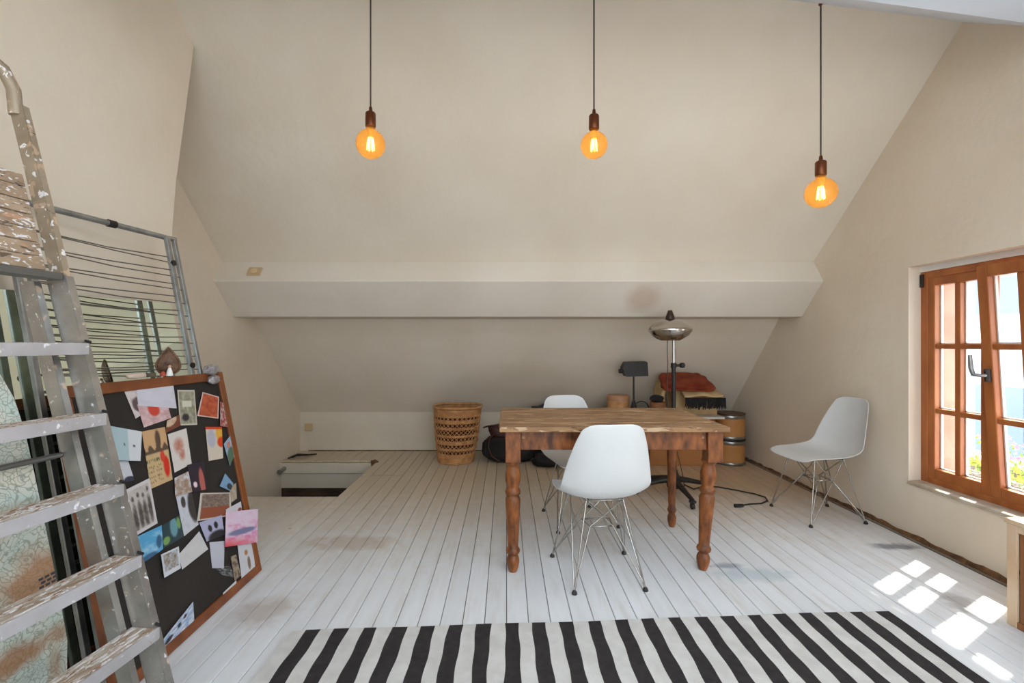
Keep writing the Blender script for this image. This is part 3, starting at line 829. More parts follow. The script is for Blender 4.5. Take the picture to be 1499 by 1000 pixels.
# ------------------------------------------------------------------ woven basket
def basket():
    X, Y = -.525, 4.95
    r = empty('woven_basket', (X, Y, 0), 0, 'tall round wicker basket with openwork bands against the back wall', 'basket')
    Ht = .575
    def rad(z): t = z / Ht; return .178 + .062 * t ** .9 + .012 * math.sin(t * 3)
    def off(z): return .02 * z / Ht
    bands = [(.100, .136), (.170, .206), (.240, .276), (.310, .346), (.380, .416), (.448, .480)]
    z = .008; pitch = .0125; k = 0
    while z < Ht - .02:
        if not any(a - .002 < z < b_ + .002 for a, b_ in bands):
            R = rad(z); n = 36
            m = MB().tube([(off(z) + R * math.cos(2*math.pi*i/n), R * math.sin(2*math.pi*i/n), z) for i in range(n)], .0072, 6, closed=True)
            build('coil', m, M_rattan, r)
        z += pitch
    for a, b_ in bands:
        m = MB(); n = 32
        for i in range(n):
            t0 = 2*math.pi*i/n; t1 = 2*math.pi*(i+1)/n
            for (ta, tb) in ((t0, t1), (t1, t0)):
                Ra, Rb = rad(a), rad(b_)
                m.tube([(off(a) + Ra*math.cos(ta), Ra*math.sin(ta), a - .005), (off(b_) + Rb*math.cos(tb), Rb*math.sin(tb), b_ + .005)], .0036, 4)
        build('openwork_band', m, M_rattan, r)
    n = 40
    m = MB().tube([(.02 + .245*math.cos(2*math.pi*i/n), .245*math.sin(2*math.pi*i/n), Ht - .008 + .004*math.sin(3*2*math.pi*i/n)) for i in range(n)], .0135, 8, closed=True)
    build('rim', m, M_rattan, r)
    m = MB().lathe([(.01, .004), (.172, .004), (.172, .014), (.01, .014)], 30)
    build('base', m, M_rattan, r)
    # a brown cloth lining seen through the holes
    m = MB().lathe([(.160, .016), (.170, .05), (.205, .36), (.215, .47)], 30, capb=True, capt=False)
    build('lining', m, mat('rust_lining', (84, 42, 26), .95), r)
basket()

# ------------------------------------------------------------------ bags on the floor behind the table
def blob(fn_r, nu=26, nv=18, seed=0, lump=.06, e=.7):
    R = random.Random(seed); ph = [R.uniform(0, 6) for _ in range(8)]
    def sp(x, p): return math.copysign(abs(x) ** p, x)
    def fn(u, v):
        a = 2 * math.pi * u; b_ = math.pi * (v - .5)
        x = sp(math.cos(a), e) * sp(math.cos(b_), e); y = sp(math.sin(a), e) * sp(math.cos(b_), e); z = sp(math.sin(b_), e)
        k = 1 + lump * (math.sin(3*a + ph[0]) * math.cos(4*b_ + ph[1]) + .6 * math.sin(7*a + ph[2] + 3*b_) + .4 * math.sin(11*b_ + ph[3] + 2*a))
        return fn_r(x * k, y * k, z * (k if z > 0 else 1))
    return MB().grid(fn, nu, nv, closeu=True)
def bag():
    r = empty('shoulder_bag', (.03, 4.95, 0), 0, 'black shoulder bag with dark red brown top and strap beside the basket', 'bag')
    build('bag_body', blob(lambda x, y, z: (x * .27, y * .13 , .135 + z * .132), seed=3, e=.6), M_blackcloth, r)
    build('bag_top', blob(lambda x, y, z: (-.02 + x * .19 - z * .02, y * .09, .30 + z * .075), seed=4, e=.6), mat('oxblood_leather', (62, 26, 20), .6), r)
    strap = mat('brown_strap', (70, 42, 32), .7)
    build('strap', MB().tube([(-.12, -.08, .33), (-.20, -.12, .26), (-.215, -.14, .17), (-.18, -.15, .08), (-.10, -.15, .03)], .010, 6, flat=.5), strap, r)
    build('handle', MB().tube([(-.05, -.02, .36), (-.14, -.03, .375), (-.22, -.03, .365), (-.27, -.04, .35)], .013, 6, flat=.6), strap, r)
bag()
o = build('dark_cloth_heap', blob(lambda x, y, z: (x * .24, y * .15, .05 + z * .05 * (1 - .5 * x)), seed=8, lump=.12, e=.8), M_blackcloth, loc=(.50, 4.78, 0))
tag(o, 'heap of dark cloth on the floor under the far edge of the table', 'cloth')
r = empty('black_case', (.40, 5.17, 0), 0, 'upright black case with handle leaning at the back wall behind the table', 'case')
build('case_body', MB().prism([(-.20, 0), (.20, 0), (.215, .10), (.19, .48), (.10, .545), (-.12, .53), (-.20, .45)], 'y', -.05, .05), M_blackcloth, r, bevel=.02, seg=3)
build('handle', MB().prism([(-.10, .52), (.13, .53), (.13, .588), (.05, .586)], 'y', -.02, .02), M_black, r, bevel=.01)

# ------------------------------------------------------------------ cartons, board and the things on them
def carton(x0, x1, y0, y1, h, label):
    r = empty('cardboard_box', ((x0 + x1) / 2, (y0 + y1) / 2, 0), 0, label, 'box')
    w, d = (x1 - x0) / 2, (y1 - y0) / 2; t = .004
    build('box_body', MB().box((-w, -d, 0), (w, d, h - .002)), M_card, r, bevel=.004)
    build('flap', MB().box((-w, -d, h - .002), (w, -.003, h + .002)), M_card, r); build('flap', MB().box((-w, .003, h - .002), (w, d, h + .002)), M_card, r)
    build('tape', MB().box((-w - .001, -.03, h + .0021), (w + .001, .03, h + .003)).box((-w - .0012, -.03, h - .08), (-w - .0002, .03, h + .003)), mat('packing_tape', (176, 132, 82), .3), r)
carton(1.43, 2.08, 4.76, 5.18, .475, 'large brown cardboard box on the floor beside the stacked drums')
carton(.86, 1.41, 4.80, 5.2, .475, 'brown cardboard box hidden behind the chair and table, left of the large one')
o = build('white_board', MB().box((-.61, -.27, 0), (.61, .27, .022)), mat('white_melamine', (214, 206, 196), .5), bevel=.003, loc=(1.505, 4.90, .4795))
tag(o, 'thin white board lying across the two cardboard boxes', 'board')
ZS = .503
def desk_lamp():
    r = empty('desk_lamp', (1.255, 4.72, ZS), 0, 'small black desk lamp with rectangular shade on the boxes behind the table', 'lamp')
    build('base', MB().lathe([(.062, 0), (.064, .015), (.040, .05), (.020, .12), (.012, .15)], 20), M_black, r)
    build('stem', MB().tube([(0, 0, .10), (0, 0, .40)], .0085, 10), M_black, r)
    p = [(-.105, -.04), (-.125, .02), (-.095, .075), (.10, .082), (.118, .07), (.125, -.062), (-.09, -.068)]
    s = build('lamp_shade', MB().prism([(a, b_ + .455) for a, b_ in p], 'y', -.07, .04), M_black, r, bevel=.014, seg=3)
    build('shade_hinge', MB().tube([(-.12, -.02, .44), (-.15, -.02, .44)], .022, 12), M_black, r)
desk_lamp()
def small_round_box():
    r = empty('round_wooden_box', (1.135, 4.865, ZS), 0, 'round light brown wooden box left of the black desk lamp', 'box')
    build('box_body', MB().lathe([(.106, 0), (.110, .01), (.110, .155)], 28), M_rattan, r)
    build('lid', MB().lathe([(.114, .135), (.115, .175), (.110, .188), (.08, .192)], 28), mat('light_brown_lid', (178, 130, 96), .5), r)
small_round_box()
n = 28
wcx = 1.300
m = MB()
for kk in range(3):
    m.tube([(.072*math.cos(2*math.pi*i/n), .008 * kk + .01*math.sin(2*math.pi*i/n + kk), .085 + .068*math.sin(2*math.pi*i/n)) for i in range(n)], .0042, 6, closed=True)
m.tube([(-.02, 0, .014), (.05, 0, .008), (.09, -.02, .006)], .0042, 6)
tag(build('coiled_cable', m, M_black, loc=(wcx, 4.60, ZS)), 'coil of thin black cable between the desk lamp and the textiles', 'cable')
r = empty('brown_basket', (1.455, 4.60, ZS), 0, 'small brown basket holding a black bundle, left of the pale rug', 'basket')
build('basket_body', MB().lathe([(.055, 0), (.070, .05), (.075, .12), (.070, .15), (.062, .15), (.066, .11), (.05, .02)], 24), mat('dark_wicker', (118, 74, 42), .7, rgb2=(146, 96, 56), scale=30), r)
build('black_bundle', blob(lambda x, y, z: (-.01 + x * .065, y * .05, .180 + z * .034), seed=12, e=.8), M_blackcloth, r)

# pale rug draped over a low crate, with a black fringe, and a folded rust textile on it
def draped():
    M_tan = mat('pale_tan_rug', (190, 158, 112), .95, rgb2=(206, 176, 130), scale=12, bump=.5, bscale=120)
    r = empty('draped_rug', (1.87, 4.85, ZS), 0, 'pale tan rug with black fringe draped over a crate at the back', 'rug')
    # crate below
    b_ = build('inner_roll', MB().prism([(-.20, 0), (.24, 0), (.24, .12), (.18, .24), (-.16, .30), (-.20, .2)], 'y', -.06, .10), M_tan, r, bevel=.01)
    def sheet(u, v):
        # u along the width, v from the back edge down to the front edge
        x0, x1 = -.16, .125 + .10 * v
        x = x0 + (x1 - x0) * u
        y = .07 - .33 * v
        z = .365 - .17 * v - .05 * max(0, u - .6) * (1 - v) + .008 * math.sin(u * 9 + v * 4)
        return (x, y, z)
    s = build('rug_sheet', MB().grid(sheet, 20, 14), M_tan, r)
    so = s.modifiers.new('thick', 'SOLIDIFY'); so.thickness = .016; so.offset = -1
    def roll(u, v):
        a = -.5 + u * 3.3
        R = .125
        return (-.235 - R * math.sin(a) * .80, -.16 + .26 * v, .170 + R * math.cos(a) * 1.25 + .035 * v)
    s = build('rug_fold', MB().grid(roll, 22, 8), M_tan, r)
    so = s.modifiers.new('thick', 'SOLIDIFY'); so.thickness = .03; so.offset = 0
    f = MB(); R = random.Random(4)
    for i in range(64):
        x = -.15 + i * .006 + R.uniform(-.002, .002)
        L = .105 + R.uniform(-.02, .01)
        f.tube([(x, -.262, .190), (x + R.uniform(-.004, .004), -.270, .19 - L * .5), (x + R.uniform(-.008, .008), -.262, .19 - L)], [.0055, .006, .004], 5)
    o = build('fringe', f, M_blackcloth, r); o['kind'] = 'stuff'
    # rust coloured textile
    M_rust = mat('rust_kilim', (120, 40, 16), .95, rgb2=(150, 70, 36), scale=9, stretch=(1, 1, 1), bump=.5, bscale=90)
    def tb(x, y, z):
        x *= .235 + .03 * (y < 0); y *= .135; z *= .032
        z += .010 * math.sin(x * 26 + y * 12) - .05 * max(0, x - .10)
        return (x, y, z - .02 + y * .50)
    s = build('folded_textile', blob(tb, 34, 20, seed=17, e=.45, lump=.05), M_rust, loc=(1.775, 4.755, ZS + .352))
    f2 = MB().tube([(-.20, -.125, -.055), (-.05, -.142, -.065), (.10, -.14, -.07), (.21, -.10, -.07)], .016, 8)
    build('rolled_edge', f2, M_rust, s)
    tag(s, 'folded rust red woven textile lying on the pale tan rug', 'textile')
draped()

# stacked fibre drums
def drum(z, label, lid):
    r = empty('fibre_drum', (2.27, 4.86, z), 0, label, 'drum', 'stacked fibre drums')
    R = .138; h = .250
    build('drum_body', MB().lathe([(R - .002, .005), (R, .02), (R, h - .02)], 36), M_fibre, r)
    build('steel_band', MB().lathe([(R + .001, 0), (R + .005, .004), (R + .005, .024), (R + .001, .03)], 36), M_drumsteel, r)
    build('steel_band', MB().lathe([(R + .001, h - .045), (R + .005, h - .04), (R + .005, h - .012), (R + .001, h - .008)], 36), M_drumsteel, r)
    build('lid', MB().lathe([(R + .003, h - .012), (R + .007, h - .006), (R + .007, h + .004), (R - .01, h + .008), (.03, h + .006)], 36), lid, r)
drum(0, 'lower of the two stacked orange brown fibre drums in the back right corner', M_black)
drum(.2585, 'upper of the two stacked orange brown fibre drums in the back right corner', M_lid)

# ------------------------------------------------------------------ wall fittings
r = empty('wall_socket', P(453, 625, YB - .001), 0, 'square beige wall socket low on the back wall near the stair opening', 'socket')
build('plate', MB().box((-.042, -.012, -.042), (.042, .0, .042)), M_cream, r, bevel=.004)
build('insert', MB().lathe([(.022, 0), (.024, .003)], 20), mat('socket_insert', (150, 116, 74), .5), r).rotation_euler = (math.radians(90), 0, 0)
r.children[-1].location = (0, -.012, 0)
sw = Vector((-2.04, 3.876, 1.792))
r = empty('junction_box', sw, 0, 'beige square junction plate on the upper face of the beam at left', 'socket')
r.rotation_euler = (math.radians(-35), 0, 0)
build('plate', MB().box((-.055, -.012, -.042), (.055, .002, .042)), M_cream, r, bevel=.004)
q = build('insert', MB().lathe([(.026, 0), (.026, .006)], 20), mat('switch_insert', (222, 196, 158), .5), r)
q.rotation_euler = (math.radians(90), 0, 0); q.location = (0, -.012, 0)

# pipe stub and loose cables in the stair corner
tag(build('pipe_stub', MB().tube([(0, 0, 0), (0, -.11, -.012)], .022, 12).tube([(0, -.11, -.012), (.0, -.125, -.014)], .027, 12), M_galv, loc=(XL + .05, HY1 - .021, -.07)), 'short grey pipe stub at the far left of the stair opening', 'pipe')
m = MB(); R = random.Random(11)
for i in range(5):
    a = R.uniform(0, .05)
    m.tube([(a, .1 * i / 5, .012), (a + .05, .04 + .1 * i / 5, .03), (.10 + .02 * i, .10 + .05 * i / 5, .02), (.16 + .02 * i, .17 + .01 * i, .010)], .007, 6)
tag(build('cable_bundle', m, M_rubber, loc=(XL + .03, HY1 + .03, 0)), 'bundle of dark cables on the floor in the back left corner', 'cable')
tag(build('splintered_joist_end', world_to_origin(MB().prism([(-1.40, 4.93), (-1.33, 4.86), (-1.31, 4.90), (-1.37, 4.99)], 'z', -.10, .006), (-1.35, 4.93, 0)), M_ragged, loc=(-1.35, 4.93, 0)), 'dark splintered board end at the far right corner of the stair opening', 'board')

# ------------------------------------------------------------------ low wooden cabinet under the window
def cabinet():
    x0, x1, y0, y1, h = 2.165, 2.505, 1.52, 2.062, .455
    r = empty('bedside_cabinet', (x0, y0, 0), 0, 'small open wooden cabinet with pale frame below the window', 'cabinet')
    M_pale = mat('pale_worn_wood', (214, 190, 162), .6, rgb2=(200, 168, 134), scale=6); M_in = mat('brown_inner_wood', (148, 96, 54), .6, rgb2=(128, 80, 44), scale=8, stretch=(3, 3, .5))
    W, D = y1 - y0, x1 - x0
    build('top', MB().box((-.012, -.01, h - .02), (D, W + .01, h)), M_pale, r, bevel=.003)
    for y in (0, W - .018): build('side_panel', MB().box((.004, y, .0), (D, y + .018, h - .02)), M_pale, r, bevel=.002)
    build('stile', MB().box((-.008, W - .040, 0), (.004, W, h - .02)), M_pale, r, bevel=.002); build('stile', MB().box((-.008, 0, 0), (.004, .040, h - .02)), M_pale, r, bevel=.002)
    build('rail', MB().box((-.007, .040, h - .05), (.004, W - .040, h - .02)), M_pale, r, bevel=.002); build('rail', MB().box((-.007, .040, 0), (.004, W - .040, .028)), M_in, r, bevel=.002)
    build('door_frame', MB().box((.002, .044, .03), (.016, .072, h - .052)).box((.002, W - .072, .03), (.016, W - .044, h - .052)).box((.002, .072, h - .08), (.016, W - .072, h - .052)).box((.002, .072, .03), (.016, W - .072, .055)), M_in, r)
    build('back_panel', MB().box((D - .01, .018, 0), (D, W - .018, h - .02)), mat('cabinet_dark', (70, 56, 46), .8), r)
    build('shelf', MB().box((.02, .018, .22), (D - .01, W - .018, .235)), M_in, r)
cabinet()
R = random.Random(6)
cc = [(150, 150, 152), (92, 70, 56), (120, 124, 128), (168, 140, 110), (80, 60, 48)]
nm = ['grey', 'dark brown', 'blue grey', 'tan', 'blackish brown']
zz = .029
for i in range(5):
    hh = .028
    o = build('book', MB().box((-.09, -.12, 0), (.09, .12, hh)), mat('book_cover_%d' % i, cc[i], .7), bevel=.002, loc=(2.29, 1.90 - .004 * i, zz))
    tag(o, nm[i] + ' book lying flat in the open cabinet, number %s from the bottom' % ['one', 'two', 'three', 'four', 'five'][i], 'book', 'books in the open cabinet')
    zz += hh + .0005

# ------------------------------------------------------------------ mirror leaning at the left wall
ML = .18
def mx_(z, y): return -1.70 + ML * (1.41 - z) + .12 * (y - 2.42)
m = MB()
zt0, zt1 = 1.395, 1.412
Yn, Yf_ = 1.60, 2.42
t = .012
def mv(y, z, d): return (mx_(z, y) - d, y, z - d * ML)
m.hexa([mv(Yn, .004, 0), mv(Yn, .004, t), mv(Yf_ + .10, .004, t), mv(Yf_ + .10, .004, 0), mv(Yn, zt0, 0), mv(Yn, zt0, t), mv(Yf_, zt1, t), mv(Yf_, zt1, 0)])
mr_ = empty('leaning_mirror', (-1.5, 1.8, 0), 0, 'large frameless mirror leaning behind the drying rack at the left wall', 'mirror')
build('mirror_glass', world_to_origin(m, (-1.5, 1.8, 0)), M_mirror, mr_)
m = MB()
m.hexa([mv(Yn, .004, t), mv(Yn, .004, t + .008), mv(Yf_ + .10, .004, t + .008), mv(Yf_ + .10, .004, t), mv(Yn, zt0 - .001, t), mv(Yn, zt0 - .001, t + .008), mv(Yf_, zt1 - .001, t + .008), mv(Yf_, zt1 - .001, t)])
build('backing', world_to_origin(m, (-1.5, 1.8, 0)), M_dark, mr_)

# ------------------------------------------------------------------ folded drying rack
def rack():
    r = empty('drying_rack', (-1.45, 2.0, 0), 0, 'folded grey metal drying rack with thin wires leaning at the left wall', 'drying rack')
    O = Vector((-1.45, 2.0, 0))
    zt = 1.726; LN = .185
    def rail_pt(y, z, near):
        xt = -1.785 + .15 * 0 if near else -1.660
        return Vector((xt + LN * (zt - z) - (0.0 if not near else -.03 * 0), y, z))
    def seg(name, ytop, ybot, near, w=.022):
        a = rail_pt(ytop, zt, near); b_ = rail_pt(ybot, .02, near)
        d = (a - b_).normalized(); m = MB()
        s = Vector((0, 1, 0)) * (w / 2); q = Vector((d.z, 0, -d.x)).normalized() * .009
        m.hexa([b_ - s - q - O, b_ + s - q - O, b_ + s + q - O, b_ - s + q - O, a - s - q - O, a + s - q - O, a + s + q - O, a - s + q - O])
        return build(name, m, M_galv, r, bevel=.003)
    seg('upright', 2.385, 2.420, False, .020); seg('upright', 2.335, 2.335, False, .026)
    seg('upright', 1.695, 1.69, True, .024); seg('upright', 1.748, 1.75, True, .028)
    a = rail_pt(1.685, zt, True) - O; b_ = rail_pt(2.395, zt, False) - O
    build('top_bar', MB().tube([a, b_], .0125, 12), M_galv, r)
    c = a.lerp(b_, .53)
    build('top_clip', MB().tube([c, a.lerp(b_, .575)], .0165, 12), M_black, r)
    for y, z in ((2.335, 1.60), (2.335, 1.10), (1.748, 1.10), (1.748, 1.6)):
        p = rail_pt(y, z, y < 2) - O
        build('joint_cap', MB().tube([p + Vector((.006, 0, 0)), p + Vector((.016, 0, 0))], .014, 10), M_black, r)
    z = 1.63; R = random.Random(1)
    for i in range(20):
        for fr in (0, 1):
            zn = z - (.004 if fr else 0); zf = z - (.030 if fr else .0) + R.uniform(-.003, .003)
            pa = rail_pt(1.748, zn + .0, True) - O; pb = rail_pt(2.335 if not fr else 2.385, zf, False) - O
            mid = pa.lerp(pb, .5); mid.z -= R.uniform(.000, .012)
            build('wire', MB().tube([pa, mid, pb], .0026, 5), M_wire, r)
        z -= .065
rack()

# ------------------------------------------------------------------ pinboard
BL = .20            # lean: how far the top goes back per metre of height
BX, BY0, BY1, BZ = -1.30, 1.60, 2.545, 1.058
bn = Vector((1, 0, BL)).normalized()       # outward normal
bu = Vector((0, 1, 0)); bvv = Vector((-BL, 0, 1)).normalized()
Lb = BZ / bvv.z
pb = empty('pinboard', (BX, BY0, 0), 0, 'black pinboard in a brown wooden frame leaning at left, covered with cards', 'pinboard')
pb.rotation_euler = (0, -math.atan(BL), 0)
W_ = BY1 - BY0
fw = .042
# local frame: x = outward normal, y = along the board, z = up the board
def pbox(name, lo, hi, mt, bev=.003): return build(name, MB().box(lo, hi), mt, pb, bevel=bev)
pbox('frame_rail', (-.026, 0, .003), (0, W_, .003 + fw), M_boardframe); pbox('frame_rail', (-.026, 0, Lb - fw), (0, W_, Lb), M_boardframe)
pbox('frame_stile', (-.026, 0, .003 + fw), (0, .055, Lb - fw), M_boardframe); pbox('frame_stile', (-.026, W_ - fw, .003 + fw), (0, W_, Lb - fw), M_boardframe)
pbox('board_panel', (-.022, .05, .04), (-.010, W_ - .038, Lb - .038), M_boardblack, 0)

def vcol_mat():
    m, nt, b = base_mat('printed_card')
    a = nt.nodes.new('ShaderNodeAttribute'); a.attribute_name = 'print'
    nt.links.new(a.outputs['Color'], b.inputs['Base Color']); b.inputs['Roughness'].default_value = .55
    return m
M_print = vcol_mat()
P0 = Vector((BX, BY0, 0))
def on_board(px, py, h=0.0):
    d = Vector(((px - 742) / F, 1, -(py - 505) / F)); o = Vector((0, 0, H))
    pp = P0 + bn * h
    t = (pp - o).dot(bn) / d.dot(bn)
    return o + d * t
def hsh(i, j, s):
    h = (i * 374761393 + j * 668265263 + int(s * 1013) * 982451653) & 0xffffffff
    h = ((h ^ (h >> 13)) * 1274126177) & 0xffffffff
    return ((h ^ (h >> 16)) & 0xffff) / 65535
def vn(x, y, s):
    i, j = math.floor(x), math.floor(y); fx, fy = x - i, y - j
    fx = fx * fx * (3 - 2 * fx); fy = fy * fy * (3 - 2 * fy)
    a = hsh(i, j, s) * (1 - fx) + hsh(i + 1, j, s) * fx; b_ = hsh(i, j + 1, s) * (1 - fx) + hsh(i + 1, j + 1, s) * fx
    return a * (1 - fy) + b_ * fy
def nz(x, y, s=0):
    return (vn(x * 4, y * 5, s) + .6 * vn(x * 9, y * 11, s + 1) + .35 * vn(x * 18, y * 21, s + 2)) / 1.95 * 2.2 - 1.1
def mixc(a, b_, t): t = max(0, min(1, t)); return tuple(a[i] * (1 - t) + b_[i] * t for i in range(3))
def disk(u, v, cu, cv, ru, rv, soft=.25):
    d = math.hypot((u - cu) / ru, (v - cv) / rv); return max(0, min(1, (1 - d) / soft))
card_i = [0]
def card(name, label, quad, paint, curl=0.0, cat='card'):
    """quad: corners in the photo, clockwise from top left"""
    card_i[0] += 1
    h = -.010 + .0012 * ((card_i[0] % 9) + 1) + .0006
    if name in ('painted_card',): h = .004
    q = [on_board(a, b_, h) for a, b_ in quad]
    c = (q[0] + q[1] + q[2] + q[3]) / 4
    N, M2 = 26, 34
    vs = []; cols = []
    for j in range(M2 + 1):
        v = j / M2
        for i in range(N + 1):
            u = i / N
            p = q[0].lerp(q[1], u).lerp(q[3].lerp(q[2], u), v) + bn * (curl * ((v - .2) ** 2) + .0008)
            vs.append(p - c); cols.append((*s2l(tuple(max(0, min(255, k)) for k in paint(u, v))), 1))
    fs = []
    for j in range(M2):
        for i in range(N):
            a = j * (N + 1) + i
            fs.append((a, a + N + 1, a + N + 2, a + 1))
    nv = len(vs)
    back = [(p - bn * .0008) for p in (vs[0], vs[N], vs[-1], vs[-1 - N])]
    mb = MB(); mb.add(vs, fs, True)
    ring = [i for i in range(N + 1)] + [(j * (N + 1) + N) for j in range(1, M2 + 1)] + [M2 * (N + 1) + i for i in range(N - 1, -1, -1)] + [j * (N + 1) for j in range(M2 - 1, 0, -1)]
    bk_ = [vs[i] - bn * .0008 for i in ring]
    mb.add([vs[i] for i in ring] + bk_, [(k, (k + 1) % len(ring), len(ring) + (k + 1) % len(ring), len(ring) + k) for k in range(len(ring))])
    me = mb.mesh(name, M_print)
    ca = me.color_attributes.new('print', 'FLOAT_COLOR', 'POINT')
    allc = cols + [cols[i] for i in ring] * 2
    for i, cc_ in enumerate(allc): ca.data[i].color = cc_
    o = bpy.data.objects.new(name, me); COL.objects.link(o); o.location = c
    tag(o, label, cat, 'cards and photos pinned to the black board')
    return o
def border(u, v, w, inner, col=(222, 218, 212)):
    return col if (u < w or u > 1 - w or v < w * .8 or v > 1 - w * .8) else inner

card('photo_print', 'narrow grey and mauve photo half hidden behind the blank white sheet', [(181, 570), (204, 567), (214, 603), (199, 613)],
     lambda u, v: mixc((206, 196, 192), (92, 72, 76), disk(u, v, .6, .6, .5, .3) + .3 * nz(u, v)))
card('greeting_card', 'pink card with a red heart below the blank white sheet', [(201, 592), (246, 594), (251, 612), (211, 626)],
     lambda u, v: mixc(mixc((214, 184, 186), (190, 150, 150), .5 + nz(u * 2, v, 3)), (196, 66, 52), disk(u, v, .48, .25, .22, .42)))
card('paper_sheet', 'blank white paper sheet pinned at the top of the board', [(199, 567), (254, 564), (259, 598), (203, 594)],
     lambda u, v: mixc((206, 204, 214), (190, 188, 198), .3 + .5 * nz(u, v, 5)), .0)
card('banknote', 'upright grey banknote pinned left of the orange card', [(260, 571), (285, 571), (289, 622), (264, 623)],
     lambda u, v: border(u, v, .07, mixc(mixc((128, 124, 104), (170, 166, 146), .5 + nz(u * 2, v * 2, 1)), (52, 46, 48), disk(u, v, .35, .78, .22, .12)) if not (.2 < u < .75 and .32 < v < .5) else (206, 202, 184), (196, 190, 172)))
card('orange_card', 'orange patterned card with a pale border near the top right', [(297, 574), (321, 581), (320, 613), (289, 609)],
     lambda u, v: border(u, v, .07, mixc((196, 94, 58), (160, 70, 44), .5 + nz(u * 2, v * 2, 7)), (214, 186, 176)))
card('photo_print', 'small brown picture tucked beside the foot of the banknote', [(245, 616), (263, 607), (265, 623), (243, 634)],
     lambda u, v: mixc((112, 62, 44), (204, 178, 152), disk(u, v, .3, .2, .5, .5) + .3 * nz(u, v)))
card('red_white_strip', 'red and white strip against the right side of the frame', [(323, 588), (327, 590), (334, 625), (323, 624)],
     lambda u, v: mixc((196, 180, 176), (150, 50, 40), .5 + 1.2 * nz(u, v * 2, 4)))
card('postcard', 'light blue and white postcard right beside the ladder', [(158, 623), (208, 632), (206, 675), (168, 674)],
     lambda u, v: mixc(mixc((168, 190, 196), (206, 210, 214), 1 if u > .55 else 0), (60, 60, 64), disk(u, v, .42, .5, .035, .05) + disk(u, v, .75, .52, .035, .05)))
card('postcard', 'pale grey card below the light blue postcard', [(171, 675), (188, 675), (197, 703), (177, 708)],
     lambda u, v: mixc((196, 200, 206), (50, 52, 74), disk(u, v, .7, .95, .5, .22)))
def tanp(u, v):
    c = mixc((204, 178, 134), (190, 160, 116), .5 + .4 * nz(u, v))
    if v < .42:
        c = mixc((200, 160, 116), (70, 54, 46), max(disk(u, v, .6, .2, .13, .2), 1 if v > .32 + .05 * math.sin(u * 20) else 0) * .85)
    elif u < .6 and v > .48:
        for k, rr in enumerate((.54, .66, .74, .82, .9)):
            if abs(v - rr - .008 * math.sin(u * 60 + k)) < (.022 if k == 0 else .011) and math.sin(u * 75 + k * 2) > -.3: c = (84, 96, 58) if k < 2 else (120, 104, 76)
    c = mixc(c, (206, 44, 28), max(disk(u, v, .82, .72, .15, .22), disk(u, v, .70, .52, .12, .12) * .8))
    return c
card('poster_card', 'tan card with red figure and green handwriting', [(208, 632), (242, 625), (253, 702), (221, 716)], tanp)
card('drawing_card', 'white card with a rust brown tree drawing right of the tan card', [(246, 636), (273, 627), (281, 679), (256, 692)],
     lambda u, v: mixc((212, 204, 198), (178, 112, 92), max(disk(u, v, .45, .38, .34, .26, .6), disk(u, v, .55, .62, .22, .22, .6)) * (.8 + .4 * nz(u * 4, v * 4))))
card('drawing_card', 'colourful card with orange and yellow blot near the right frame', [(301, 625), (325, 625), (327, 671), (306, 675)],
     lambda u, v: mixc(mixc(mixc((208, 196, 180), (178, 176, 190), disk(u, v, .3, .35, .3, .3)), (222, 170, 70), disk(u, v, .85, .2, .3, .25)), (214, 66, 24), max(disk(u, v, .92, .48, .3, .18), 1 if v < .08 else 0)))
card('bird_cutout', 'narrow blue and green picture touching the right frame', [(328, 650), (338, 637), (343, 668), (337, 682)],
     lambda u, v: mixc(mixc((150, 172, 196), (86, 110, 88), disk(u, v, .5, .75, .6, .4)), (196, 120, 96), disk(u, v, .5, .25, .25, .15)))
card('photo_print', 'dark photo of a pink lit tower at night', [(274, 681), (298, 674), (304, 716), (283, 721)],
     lambda u, v: mixc(mixc((46, 36, 48), (176, 96, 86), disk(u, v, .72, .75, .2, .6)), (236, 206, 210), disk(u, v, .25, .75, .14, .12)))
card('photo_print', 'small brown and white photo above the snowy picture', [(256, 700), (276, 690), (282, 720), (257, 727)],
     lambda u, v: mixc((150, 122, 98), (206, 208, 216), .5 + .8 * nz(u, v, 6)))
card('photo_print', 'small bluish mountain picture near the lower right frame', [(322, 712), (330, 693), (342, 708), (338, 719)],
     lambda u, v: mixc((124, 158, 190), (50, 54, 62), disk(u, v, .4, .8, .35, .3) + .2 * nz(u, v)))
card('photo_print', 'old black and white photo of a group of standing people', [(183, 718), (219, 700), (231, 766), (197, 786)],
     lambda u, v: border(u, v, .08, mixc((190, 182, 178), (74, 66, 62), max([max(disk(u, v, cx, .64 + d_, .12, .36, .5), disk(u, v, cx, .22 + d_, .06, .07, .4)) for cx, d_ in ((.2, .04), (.42, .0), (.62, .05), (.83, -.04))]) * .9 + .35 * nz(u * 3, v * 3)), (204, 198, 198)))
card('postcard', 'bright blue sea and sky postcard beside the ladder', [(198, 787), (237, 769), (239, 804), (208, 826)],
     lambda u, v: mixc(mixc((84, 160, 204), (150, 196, 222), .3 + nz(u, v, 2) + v * .1), (44, 78, 112), max(disk(u, v, .85, .6, .14, .3), disk(u, v, .3, 1.0, .5, .22)) * .8))
card('photo_print', 'dark green and blue photo right of the blue postcard', [(237, 770), (265, 753), (272, 784), (240, 803)],
     lambda u, v: mixc(mixc((44, 66, 72), (104, 150, 160), disk(u, v, .55, .35, .2, .5)), (120, 158, 90), disk(u, v, .8, .3, .1, .3) + disk(u, v, .15, .75, .18, .2)))
